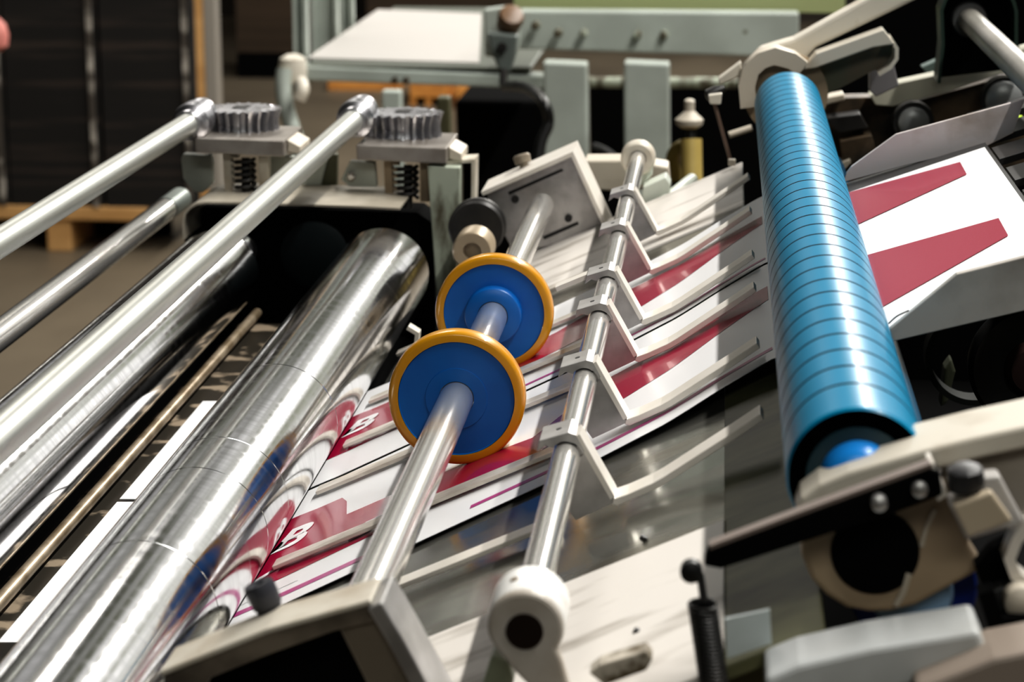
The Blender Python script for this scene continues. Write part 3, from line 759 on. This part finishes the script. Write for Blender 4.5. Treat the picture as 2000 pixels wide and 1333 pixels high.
def add_band(bm, U0, U1, lo, hi, mi, lift, PP=PATH, step=24):
    """strip of sheet between D=lo(U) and hi(U)."""
    n = max(2, int((U1 - U0) / step)); prev = None
    for k in range(n + 1):
        U = U0 + (U1 - U0) * k / n
        a = bm.verts.new(spt(U, interp(lo, U), PP, lift)); b = bm.verts.new(spt(U, interp(hi, U), PP, lift))
        if prev:
            f = bm.faces.new((prev[0], a, b, prev[1])); f.material_index = mi; f.smooth = True
        prev = (a, b)
def add_poly(bm, pts, mi, lift, PP=PATH):
    vs = [bm.verts.new(spt(U, D, PP, lift)) for U, D in pts]
    f = bm.faces.new(vs); f.material_index = mi
C = lambda v: [(0, v)]
def sheet(name, lab, U0, U1, lo, hi, bands, polys=(), PP=PATH, grp=None):
    bm = bmesh.new()
    add_band(bm, U0, U1, C(lo), C(hi), 0, 0, PP)
    add_band(bm, U0, U1, C(lo), C(hi), 0, -.0004, PP)
    for (a, b, l, h, mi) in bands: add_band(bm, a, b, l, h, mi, .00025, PP)
    for pts, mi in polys: add_poly(bm, pts, mi, .0003 if mi else .0005, PP)
    me_n = obj(name, bm, [M_paper, M_red, M_mag], None, smooth=False)
    for p_ in me_n.data.polygons: p_.use_smooth = True
    return props(me_n, lab, 'printed sheet', grp)
GS = 'printed sheets travelling on the deck'
nearp = [
    (-1300, 111, [(-1300, 1.306), (-560, 1.316), (-285, 1.355), (14, 1.385), (111, 1.395)],
            [(-1300, 1.440), (-1062, 1.436), (-1045, 1.388), (-700, 1.380), (-520, 1.366), (-420, 1.400), (-330, 1.428), (14, 1.432), (111, 1.432)], 1),
    (-640, 111, C(1.271), C(1.277), 2), (-1300, -820, C(1.268), C(1.276), 2),
    (-1300, -1080, C(1.287), C(1.291), 0)]
farp = [
    (-1300, 111, [(-1300, 1.562), (-560, 1.578), (-285, 1.59), (14, 1.625), (111, 1.635)],
            [(-1300, 1.672), (-900, 1.665), (-560, 1.64), (-330, 1.672), (14, 1.664), (111, 1.664)], 1),
    (-640, 111, C(1.514), C(1.519), 2)]
s1 = sheet('printed_sheet', 'white sheet with a crimson band and white letters, the one nearer the viewer', -1785, 276, 1.252, 1.497, nearp, grp=GS)
s2 = sheet('printed_sheet', 'white sheet with a crimson band lying on the far side of its neighbour', -1785, 276, 1.503, 1.742, farp, grp=GS)

# white lettering on the crimson bands
def text_mesh(txt):
    cu = bpy.data.curves.new('lettering', 'FONT'); cu.body = txt; cu.size = 1; cu.resolution_u = 6; cu.offset = .035
    o = bpy.data.objects.new('lettering_tmp', cu); COL.objects.link(o)
    bpy.context.view_layer.update()
    me = bpy.data.meshes.new_from_object(o.evaluated_get(bpy.context.evaluated_depsgraph_get()))
    bpy.data.objects.remove(o); return me
def letters(txt, U0, D0, su, sd, shear, parent, lift=.0006):
    me = text_mesh(txt); bm = bmesh.new(); bm.from_mesh(me)
    for v in bm.verts:
        a, b = v.co.x, v.co.y
        U = U0 + a * su + b * shear; Dd = D0 + b * sd
        v.co = spt(U, Dd, PATH, lift)
    o = obj('printed_letter', bm, M_paper, parent); o['label'] = 'white printed letter'
    return o
letters('B', -1232, 1.372, 150, .052, 40, s1)
letters('B', -985, 1.322, 120, .034, 40, s1)
letters('/', -1260, 1.318, 190, .020, 50, s1)
letters('B', -1225, 1.615, 165, .046, 40, s2)

# right-hand sheet leaving under the guides
PR = [(276, 1334), (1000, 1092)]
bm = bmesh.new()
add_band(bm, 282, 818, C(1.20), C(1.63), 0, 0, PR); add_band(bm, 282, 818, C(1.20), C(1.63), 0, -.0004, PR)
for pts in (((1645, 381), (1875, 318), (1888, 342), (1662, 446)), ((1680, 504), (1950, 428), (1969, 462), (1710, 609))):
    add_poly(bm, [unproj(a, b, PR) for a, b in pts], 1, .0006, PR)
s3 = obj('printed_sheet', bm, [M_paper, M_red])
props(s3, 'white sheet with two tapering crimson bars leaving beyond the grooved blue roller', 'printed sheet', GS)
# delivery bed under it
yA, yB = uv(500, 1300, 1.22).y, uv(500, 1300, 1.78).y
def pq(U, off): p = uv(U, pathV(U, PR) + off); return (p.x, p.z)
t = obj('delivery_plate', bm_prism([pq(300, 12), pq(835, 12), pq(835, 30), pq(300, 30)], yA, yB - .1), mat('dark_delivery_steel', (.07, .07, .07), .35, .6)); props(t, 'dark steel plate under the sheet with two crimson bars', 'plate')
GR = 'dark slats beyond the end of the printed sheet'
base = None
for k in range(5):
    off = 18; y = uv(900, 1200, 1.42 + .085 * k).y
    lab = 'dark steel slat beyond the end of the sheet with two crimson bars'
    t = obj('steel_batten', bm_prism([pq(845, off), pq(1150, off), pq(1150, off + 22), pq(845, off + 22)], y, y + .05), mat('slat_steel', (.10, .10, .10), .3, .8)); props(t, lab, 'slat', GR)

# guides
t = obj('side_guide', slab([(1648, 362), (1654, 343), (1664, 329), (1750, 262), (1996, 188), (1976, 256), (1925, 284), (1780, 322)], 1.665, .004), M_lilac, bevel=.0005)
props(t, 'stained grey side guide plate along the far edge of the sheet', 'guide plate')
t = obj('side_guide', slab([(1746, 676), (1740, 650), (1868, 534), (2060, 478), (2060, 590)], 1.19, .005), M_grime, bevel=.0005)
props(t, 'grimy grey side guide plate with sloped corner along the near edge of the sheet', 'guide plate')
t = obj('thin_wire', bm_tube(smoothpts([at(1736, 632, 1.2), at(1752, 618, 1.19), at(1775, 607, 1.19)]), .0004, 6), M_black, smooth=True)
props(t, 'thin curved black wire at the tip of the near side guide', 'wire')

# ------------------------------------------------------------------ right, far castings
D = 2.03; yy = yat(1560, 100, D)
t = thing('roller_arm', at(1500, 200, D), 'cream cast arm holding the far end of the grooved blue roller', 'arm')
obj('arm_beam', slab([(1470, 118), (1482, 98), (1517, 86), (1550, 76), (1700, -12), (1800, -12), (1594, 93), (1566, 128), (1520, 122)], D, .03, y=yy), M_creaml, t, bevel=.003)
obj('hub_shell', bm_strip([q(a, b, D) for a, b in ((1462, 206), (1458, 165), (1466, 132), (1486, 112), (1512, 103), (1545, 112), (1566, 128))], .014, yy - .03, yy - .0002), M_cream, t, smooth=True, auto=60)
obj('hub_back', bm_lathe((uv(231, 1226).x, yy - .012, uv(231, 1226).z), YH, [(.0360, 0), (.0360, .008)], 48), M_tan, t)
obj('branch_top', slab([(1564, 130), (1592, 97), (1720, 48), (1742, 77), (1700, 84), (1590, 126)], D, .028, y=yy - .028), M_creaml, t, bevel=.001)
obj('branch_rim', bm_strip([q(a, b, D) for a, b in ((1733, 66), (1746, 86), (1746, 106), (1734, 124), (1712, 138))], .0032, yy - .026, yy + .004), M_creaml, t, smooth=True, auto=60)
obj('branch_web', slab([(1572, 128), (1715, 70), (1740, 80), (1744, 104), (1728, 128), (1700, 142), (1655, 168), (1600, 196), (1585, 170)], D, .01, y=yy + .0045), mat('green_brown_cast', (.15, .16, .11), .5, 0, (.20, .15, .10), 12), t)
obj('branch_bore', bm_lathe(at(1704, 103, D) + Vector((0, -.0005, 0)), YH, [(.0118, 0), (.0118, .004)], 40), M_void, t)
obj('ear', slab([(1403, 158), (1447, 124), (1450, 150), (1405, 170)], D, .02, y=yy), M_creaml, t, bevel=.001)
obj('ear_bolt', bm_lathe(at(1383, 188, D), at(1420, 170, D) - at(1383, 188, D), [(.003, -.002), (.006, 0), (.006, .008), (.003, .016)], 12), M_black, t, smooth=True)
t = thing('hanging_link', at(1430, 320, 1.98), 'thin dark link rod hanging beside the blue roller far end', 'link rod')
obj('rod', bm_rod(at(1392, 190, 2.0), at(1428, 318, 2.0), .0016, 12), mat('brown_rod', (.12, .08, .06), .4, .5), t, smooth=True)
obj('end_block', slab([(1422, 312), (1437, 312), (1437, 325), (1422, 325)], 1.99, .008), M_cream, t, bevel=.001)
obj('rod_head', slab([(1383, 186), (1410, 182), (1408, 205), (1386, 204)], 1.99, .008), M_creaml, t, bevel=.001)
t = obj('small_peg', bm_rod(at(1424, 264, 2.2), at(1468, 250, 2.2), .0032), M_cream, smooth=True); props(t, 'small cream peg in the dark gap beside the blue roller', 'peg')
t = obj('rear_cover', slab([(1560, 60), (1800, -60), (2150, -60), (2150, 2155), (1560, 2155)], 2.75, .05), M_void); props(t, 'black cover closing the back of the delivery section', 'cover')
t = obj('delivery_side_plate', slab([(1585, 195), (1700, 190), (1760, 205), (1850, 178), (2150, 90), (2150, 250), (1990, 330), (1640, 400), (1600, 300)], 2.2, .03), M_brown, bevel=.001)
props(t, 'brown oily side plate behind the stained guide', 'side plate')
t = obj('rail_casting', slab([(1700, 190), (1755, 165), (1848, 143), (1975, 100), (2150, 40), (2150, 100), (1975, 136), (1850, 182), (1745, 212), (1712, 210)], 2.16, .03), mat('rail_paint', (.50, .49, .40), .45, 0, (.17, .16, .10), 9, (1, 1, 1), .48, .56), bevel=.001)
props(t, 'pale rail casting with dark patches above the stained guide', 'rail')
t = obj('square_block', slab([(1698, 128), (1742, 112), (1756, 168), (1712, 190), (1699, 180)], 2.1, .02), mat('lilac_grey_block', (.26, .25, .26), .4, .3), bevel=.001)
props(t, 'grey square block below the cream arm bore', 'block')
t = obj('teal_bracket', slab([(1800, 132), (1830, 118), (1860, 112), (1870, 130), (1812, 148)], 2.25, .02), mat('teal_paint', (.10, .14, .13), .5), bevel=.001)
props(t, 'small dull teal bracket in the dark under the thick shaft', 'bracket')
for (a, b, r1, r2, lab) in ((1785, 240, .0140, .0185, 'round grey bearing end in a black ring above the middle of the stained guide'), (1962, 196, .0170, .0205, 'round grey bearing end near the tip of the stained guide')):
    t = thing('bearing', at(a, b, 2.15), lab, 'bearing')
    c = at(a, b, 2.14)
    obj('inner_end', bm_lathe(c, YH, [(.004, -.001), (r1 - .002, 0), (r1, .002), (r1, .02)], 40), mat('dull_grey_end', (.30, .31, .31), .35, .3), t, smooth=True)
    obj('outer_ring', bm_lathe(c, YH, [(r1 + .0005, .004), (r2, .004), (r2, .02), (r1 + .0005, .02)], 40, close=True), M_black, t, smooth=True)
for (pts, lab, m) in (([(1610, 232), (1680, 222), (1696, 250), (1640, 262)], 'dark recess block beside the blue roller end', M_black), ([(1612, 192), (1648, 184), (1650, 196), (1612, 206)], 'small pinkish cream lug under the cast arm', M_cream), ([(1640, 275), (1702, 262), (1712, 300), (1650, 330)], 'brown shelf block behind the blue roller', M_brown), ([(1615, 330), (1660, 310), (1662, 318), (1640, 345)], 'cream edge piece at the corner of the stained guide', M_cream)):
    t = obj('casting_block', slab(pts, 2.17, .03), m, bevel=.001); props(t, lab, 'block')
# thick shaft at top right with guard
UT, VT = (1893 - 1421) * 2.1, (38 + 420) * 2.1
p = uv(UT, VT)
t = thing('drive_shaft', (p.x, uv(UT, VT, 1.2).y, p.z), 'thick grey drive shaft coming out of a dark green guard', 'shaft')
obj('shaft', bm_rod((p.x, uv(UT, VT, 1.2).y, p.z), (p.x, uv(UT, VT, 2.1).y, p.z), .0105, 48), mat('chalky_shaft', (.42, .40, .37), .35, .3, (.26, .25, .22), 20, (1, .3, 1)), t, smooth=True)
yy = uv(UT, VT, 2.1).y
obj('shaft_seal', bm_lathe((p.x, yy - .004, p.z), YH, [(.011, 0), (.0145, 0), (.016, .003), (.016, .01)], 40), mat('seal_grey', (.10, .10, .10), .4), t, smooth=True)
gx = p.x + .006; gz = p.z + .000
t = thing('bearing_guard', (gx, yy, gz - .05), 'dark green rounded bearing guard around the thick drive shaft', 'guard')
prof = [(gx - .032, gz - .055), (gx - .030, gz - .02)] + [(gx + .033 * math.cos(math.radians(a)), gz + .004 + .033 * math.sin(math.radians(a))) for a in range(170, 9, -16)] + [(gx + .034, gz - .02), (gx + .045, gz - .045)]
obj('guard_rim', bm_strip(prof, .003, yy - .02, yy + .02), mat('dark_green_guard', (.02, .04, .03), .4), t, smooth=True)
obj('guard_back', bm_prism(prof, yy + .02, yy + .025), M_void, t)
t = obj('glowing_yellow_mark', slab([(1984, 228), (1996, 226), (2003, 238), (1994, 242), (1986, 236)], 1.9, .003), M_glow); props(t, 'tiny self-glowing yellow mark beyond the guide tip', 'mark')

# right, under the near guide
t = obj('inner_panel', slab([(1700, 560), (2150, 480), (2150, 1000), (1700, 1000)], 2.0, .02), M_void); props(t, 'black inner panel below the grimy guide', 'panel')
t = thing('drive_disc', at(2008, 830, 1.42), 'large black disc cut by the frame edge below the grimy guide', 'disc')
c = at(2020, 722, 1.42)
obj('wheel_rim', bm_lathe(c, YH, [(.018, .004), (.030, .002), (.036, 0), (.0385, .003), (.0385, .015)], 80), M_black, t, smooth=True)
obj('wheel_hub', bm_lathe(c, YH, [(.004, -.006), (.014, -.005), (.0165, -.002), (.0175, .003)], 48), mat('dark_red_brown_hub', (.035, .02, .018), .3), t, smooth=True)
c = at(1905, 700, 1.62)
t = obj('curved_guard', bm_lathe(c, YH, [(.030, 0), (.034, .0), (.034, .02), (.030, .02)], 64, close=True), mat('dark_grey_guard', (.02, .024, .02), .7), smooth=True); props(t, 'dark grey ring guard between lower roller and black wheel', 'guard')
t = obj('pale_strut', slab([(1845, 720), (1858, 700), (1866, 725), (1852, 790), (1838, 800)], 1.7, .02), mat('strut_olive', (.10, .11, .07), .5), bevel=.002); props(t, 'dull olive strut in the dark below the grimy guide', 'strut')

# ------------------------------------------------------------------ right, near castings
D = .90; yy = yat(1700, 1080, D)
t = thing('roller_arm', at(1700, 1200, D), 'tan cast arm with a big dark bore holding the near end of the blue rollers', 'arm')
boss = []
for k in range(0, 20):
    a = math.radians(165 + k * (125 / 19)); boss.append((1705 + 148 * math.cos(a), 1068 - 140 * math.sin(a)))
body = [(1575, 985), (1590, 965), (1838, 930), (1900, 905), (1935, 985), (1905, 1060), (1918, 1105), (1850, 1150), (1752, 1200)]
poly = [(1562, 1015), (1600, 960), (1838, 925), (1880, 950), (1890, 1060), (1920, 1108), (1850, 1152), (1790, 1190), (1740, 1205), (1700, 1208), (1655, 1200), (1615, 1175), (1585, 1140), (1565, 1090)]
obj('arm_body', slab(poly, D, .018, y=yy), M_tan, t, bevel=.002)
obj('bore', bm_lathe(at(1709, 1078, D) + Vector((0, -.0012, 0)), YH, [(.0168, 0), (.0168, .010)], 64), M_void, t, smooth=True)
obj('top_rail', bm_strip([q(a, b, D) for a, b in ((1572, 1000), (1582, 970), (1610, 945), (1660, 920), (1800, 872), (1900, 842), (2060, 800))], .0085, yy - .008, yy + .03), M_creaml, t, bevel=.0015)
obj('back_plate', slab([(1835, 900), (1860, 878), (2060, 822), (2060, 1000), (1940, 1010), (1890, 940), (1846, 946)], D, .01, y=yy + .004), mat('beige_plate', (.42, .38, .33), .5, 0, (.3, .26, .21), 12), t, bevel=.001)
obj('raised_rib', bm_strip([q(a, b, D) for a, b in ((1822, 985), (1806, 1025), (1798, 1062))], .0014, yy - .0015, yy - .0001), M_cream, t)
obj('raised_rib', bm_strip([q(a, b, D) for a, b in ((1775, 1120), (1765, 1160), (1750, 1190))], .0022, yy - .0015, yy - .0001), M_cream, t)
t = thing('tension_bar', at(1600, 1050, .86), 'dark oily tension bar slanting across the tan arm', 'bar')
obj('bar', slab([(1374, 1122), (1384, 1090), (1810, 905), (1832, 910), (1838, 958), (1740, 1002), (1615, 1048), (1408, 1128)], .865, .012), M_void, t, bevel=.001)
obj('bar_top', bm_strip([q(a, b, .865) for a, b in ((1386, 1084), (1600, 990), (1816, 897))], .0016, yat(1600, 1000, .865), yat(1600, 1000, .865) + .007), mat('brown_bar_top', (.20, .16, .14), .4), t)
obj('end_rim', bm_strip([q(a, b, .862) for a, b in ((1816, 900), (1836, 945), (1845, 965), (1830, 975))], .0016, yat(1820, 940, .862) - .002, yat(1820, 940, .862) + .012), M_alul, t)
for a, b in ((1718, 988), (1797, 960)):
    obj('pin', bm_lathe(at(a, b, .855), YH, [(.001, 0), (.0030, .001), (.0030, .006)], 14), M_alu, t, smooth=True)
t = thing('clamp_screw', at(1885, 975, .86), 'black clamp screw with ribbed head beside the square nut', 'screw')
obj('screw_head', bm_lathe(at(1886, 955, .862), Vector((-.1, -.15, 1)), [(.0062, 0), (.0070, .003), (.0066, .008), (.005, .009)], 36, rf=lambda r, t_, i, an: r * (1 - .05 * (i % 4 < 2))), M_rubber, t, smooth=True)
obj('crown', bm_lathe(at(1886, 924, .862), Vector((-.1, -.15, 1)), [(.0055, 0), (.005, .0015), (.002, .002)], 12), M_creaml, t)
t = thing('square_nut', at(1905, 1060, .87), 'square tan nut with pale sloped rim on the near arm', 'nut')
obj('nut_face', slab([(1860, 990), (1935, 958), (1978, 1018), (1892, 1056)], .855, .006), mat('nut_tan', (.46, .39, .29), .5), t, bevel=.001)
obj('nut_bevel', slab([(1852, 985), (1906, 930), (1950, 925), (2000, 1020), (1985, 1030), (1890, 1064)], .865, .01), mat('nut_pale', (.52, .50, .48), .4), t, bevel=.001)
# spring and hanger
t = thing('tension_spring', at(1390, 1333, .88), 'black coiled tension spring hanging from the end of the dark bar', 'spring')
a0 = at(1371, 1178, .875); a1 = at(1404, 1400, .875)
pts = []
for k in range(601):
    s_ = k / 600; c = a0.lerp(a1, s_); a = s_ * 2 * PI * 30
    pts.append((c.x + .0049 * math.cos(a), c.y + .0049 * math.sin(a), c.z))
obj('coil', bm_tube(pts, .00075, 6), M_black, t, smooth=True)
obj('core', bm_rod(a0, a1, .0043, 16), M_void, t, smooth=True)
obj('hook', bm_rod(at(1367, 1120, .875), at(1375, 1175, .875), .0015, 12), M_black, t, smooth=True)
obj('hook_nut', bm_lathe(at(1350, 1122, .87), (0, 1, 0), [(.002, 0), (.0042, .001), (.0042, .006), (.002, .007)], 12), M_black, t, smooth=True)
t = obj('lit_patch_plate', slab([(1416, 1185), (1502, 1162), (1506, 1232), (1420, 1268)], .885, .002, y=Yn - .001), mat('bluish_white', (.62, .68, .68), .5, 0, (.5, .56, .55), 20)); props(t, 'bluish white plate painted as a lit patch below the olive corner of the side frame', 'plate')  # added plate whose pale colour imitates a lit patch
t = obj('frame_bracket', slab([(1150, 1320), (1172, 1300), (1262, 1268), (1275, 1285), (1262, 1310), (1180, 1345)], .873, .01), mat('chipped_bracket', (.55, .5, .42), .5, 0, (.12, .09, .05), 60, lo=.45, hi=.55), bevel=.0006); props(t, 'chipped cream bracket below the scratched side frame', 'bracket')
# lower pale bar
t = obj('lower_bar', slab([(1495, 1335), (1560, 1303), (1700, 1262), (1908, 1218), (1936, 1288), (1760, 1345), (1700, 1420), (1495, 1420)], .84, .03), mat('pale_blue_white', (.58, .60, .60), .45, 0, (.44, .45, .44), 14), bevel=.002)
props(t, 'blurred pale blue grey bar running under the tan arm', 'bar')
t = obj('corner_casting', slab([(1940, 1280), (2060, 1250), (2060, 1420), (1780, 1420), (1790, 1352)], .82, .03), mat('brown_grey_casting', (.30, .25, .21), .5), bevel=.002)
props(t, 'brownish grey casting at the bottom corner under the pale bar', 'casting')
t = thing('ring_bracket', at(1975, 1240, .86), 'pale ring bracket with dark openings below the near arm', 'bracket')
obj('ring', bm_strip([q(a, b, .86) for a, b in ((1925, 1155), (1950, 1235), (2080, 1215))], .006, yat(1960, 1200, .86), yat(1960, 1200, .86) + .01), M_void, t)
obj('ring_plate', slab([(1925, 1160), (1955, 1145), (2050, 1150), (2050, 1225), (1955, 1240)], .875, .008), mat('ring_pale', (.46, .47, .47), .45, 0, (.03, .03, .03), 50, lo=.48, hi=.54), t, bevel=.001)
obj('curved_arm', bm_strip([q(a, b, .87) for a, b in ((2010, 1020), (1985, 1055), (1972, 1095), (1985, 1130), (2010, 1150))], .004, yat(1980, 1090, .87), yat(1980, 1090, .87) + .012), M_alul, t, smooth=True)
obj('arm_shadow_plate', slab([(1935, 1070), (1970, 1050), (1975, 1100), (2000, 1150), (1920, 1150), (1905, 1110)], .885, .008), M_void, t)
obj('link_boss', bm_lathe(at(1995, 1180, .865), YH, [(.003, -.002), (.006, 0), (.006, .008)], 20), M_cream, t, smooth=True)
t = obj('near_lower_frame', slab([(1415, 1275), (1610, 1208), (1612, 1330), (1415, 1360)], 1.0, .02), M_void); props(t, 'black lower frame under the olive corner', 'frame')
# cartons seen low under the machine
t = thing('carton', at(1588, 1310, 3.4), 'brown carton with pale ribbed base seen under the machine', 'carton')
obj('carton_body', slab([(1540, 1195), (1640, 1195), (1640, 1268), (1540, 1268)], 3.4, .3), mat('brown_carton', (.24, .10, .035), .7), t)
obj('ribbed_base', slab([(1540, 1268.5), (1640, 1268.5), (1640, 1660), (1540, 1660)], 3.4, .3), mat('pale_ribbed', (.62, .56, .50), .7, 0, (.5, .44, .38), 80, (.1, .1, 5)), t)

# small details hang from the part they sit on
SUB = {'thread_teeth': 'spring_post', 'keyway': 'toothed_body', 'bolt_hole': 'web', 'groove': 'web', 'screw_hole': 'clamp', 'branch_bore': 'branch_web',
       'bore': 'arm_body', 'ear_bolt': 'ear', 'flange_hole': 'top_flange', 'web_rib': 'inner_web', 'slot': 'upright', 'crown': 'screw_head', 'hook_nut': 'hook',
       'grease_hole': 'collar', 'drilled_hole': 'frame_top', 'raised_rib': 'arm_body', 'screw_hole_': 'clamp_body', 'spindle_': 'clamp_body'}
stem = lambda n: n.split('.')[0]
for o in list(bpy.data.objects):
    tgt_n = SUB.get(stem(o.name))
    if tgt_n and o.parent is not None and o.parent.type == 'EMPTY':
        for sib in o.parent.children:
            if stem(sib.name) == tgt_n:
                o.parent = sib; break

# ------------------------------------------------------------------ light
def area(name, loc, target, sx, sy, power, col, yalign=True):
    l = bpy.data.lights.new(name, 'AREA'); l.shape = 'RECTANGLE'; l.size = sx; l.size_y = sy; l.energy = power; l.color = col
    o = bpy.data.objects.new(name, l); COL.objects.link(o); o.location = loc
    d = (Vector(target) - Vector(loc)).normalized()
    z = -d; y = (YH - z * YH.dot(z)).normalized(); x = y.cross(z)
    o.rotation_euler = Matrix((x, y, z)).transposed().to_euler()
    return o
ang = math.radians(66)
tgt = Vector((0, 1.5, 1.15))
kp = tgt + Vector((math.cos(ang) * 2.8, 4.5, math.sin(ang) * 2.8))
area('tube_light_key', kp + Vector((0, .5, 0)), tgt + Vector((0, 5, 0)), .06, 13, 400, (1, .97, .92))
area('front_fill_light', (.2, -1.6, 2.9), (.1, 1.3, 1.1), 1.6, .3, 13, (.97, .97, .9))  # unseen fill added behind the camera to brighten front faces
area('tube_light_rear', (-1.5, 6.5, 4.2), (-1.2, 7.5, 0), 0.8, 5, 80, (1, .95, .88))
#area('tube_light_table', (.2, 3.2, 3.4), (.1, 4.2, .9), .6, 2.0, 26, (1, .98, .93))

WORLD = .8
w = bpy.data.worlds.new('hall_world'); sc.world = w; w.use_nodes = True  # brightness by direction is shaped to feed the roller reflections
nt = w.node_tree; bg = nt.nodes['Background']
tc = nt.nodes.new('ShaderNodeTexCoord'); mp = nt.nodes.new('ShaderNodeMapping'); mp.inputs['Scale'].default_value = (9, .25, 9)
nz = nt.nodes.new('ShaderNodeTexNoise'); nz.inputs['Scale'].default_value = 1.1; nz.inputs['Detail'].default_value = 2
cr = nt.nodes.new('ShaderNodeValToRGB'); e = cr.color_ramp.elements
e[0].position = .38; e[0].color = (.22, .225, .17, 1); e[1].position = .60; e[1].color = (1.0, .98, .95, 1)
sx = nt.nodes.new('ShaderNodeSeparateXYZ'); el = nt.nodes.new('ShaderNodeMapRange')
el.inputs['From Min'].default_value = -.06; el.inputs['From Max'].default_value = .16; el.inputs['To Min'].default_value = .10; el.inputs['To Max'].default_value = 1.0
mu = nt.nodes.new('ShaderNodeMath'); mu.operation = 'MULTIPLY'; mu.inputs[1].default_value = WORLD
nt.links.new(tc.outputs['Generated'], mp.inputs['Vector']); nt.links.new(mp.outputs['Vector'], nz.inputs['Vector'])
nt.links.new(nz.outputs['Fac'], cr.inputs['Fac']); nt.links.new(cr.outputs['Color'], bg.inputs['Color'])
nt.links.new(tc.outputs['Generated'], sx.inputs['Vector']); nt.links.new(sx.outputs['Z'], el.inputs['Value'])
top = nt.nodes.new('ShaderNodeMapRange'); top.inputs['From Min'].default_value = .34; top.inputs['From Max'].default_value = .62; top.inputs['To Min'].default_value = 1.0; top.inputs['To Max'].default_value = .07
bk = nt.nodes.new('ShaderNodeMapRange'); bk.inputs['From Min'].default_value = .62; bk.inputs['From Max'].default_value = .92; bk.inputs['To Min'].default_value = .08; bk.inputs['To Max'].default_value = 1.0
m1 = nt.nodes.new('ShaderNodeMath'); m1.operation = 'MULTIPLY'; m2 = nt.nodes.new('ShaderNodeMath'); m2.operation = 'MULTIPLY'
nt.links.new(sx.outputs['Z'], top.inputs['Value']); nt.links.new(sx.outputs['Y'], bk.inputs['Value'])
nt.links.new(el.outputs['Result'], m1.inputs[0]); nt.links.new(top.outputs['Result'], m1.inputs[1])
nt.links.new(m1.outputs['Value'], m2.inputs[0]); nt.links.new(bk.outputs['Result'], m2.inputs[1])
xr = nt.nodes.new('ShaderNodeMapRange'); xr.inputs['From Min'].default_value = -.08; xr.inputs['From Max'].default_value = .20; xr.inputs['To Min'].default_value = .42; xr.inputs['To Max'].default_value = 1.15
m3 = nt.nodes.new('ShaderNodeMath'); m3.operation = 'MULTIPLY'
nt.links.new(sx.outputs['X'], xr.inputs['Value']); nt.links.new(m2.outputs['Value'], m3.inputs[0]); nt.links.new(xr.outputs['Result'], m3.inputs[1])
nt.links.new(m3.outputs['Value'], mu.inputs[0]); nt.links.new(mu.outputs['Value'], bg.inputs['Strength'])

sc.view_settings.view_transform = 'Standard'
sc.view_settings.look = 'Medium High Contrast'
sc.view_settings.exposure = 0.28
sc.cycles.use_denoising = True
sc.cycles.max_bounces = 6
sc.cycles.sample_clamp_indirect = 8
sc.cycles.caustics_reflective = False
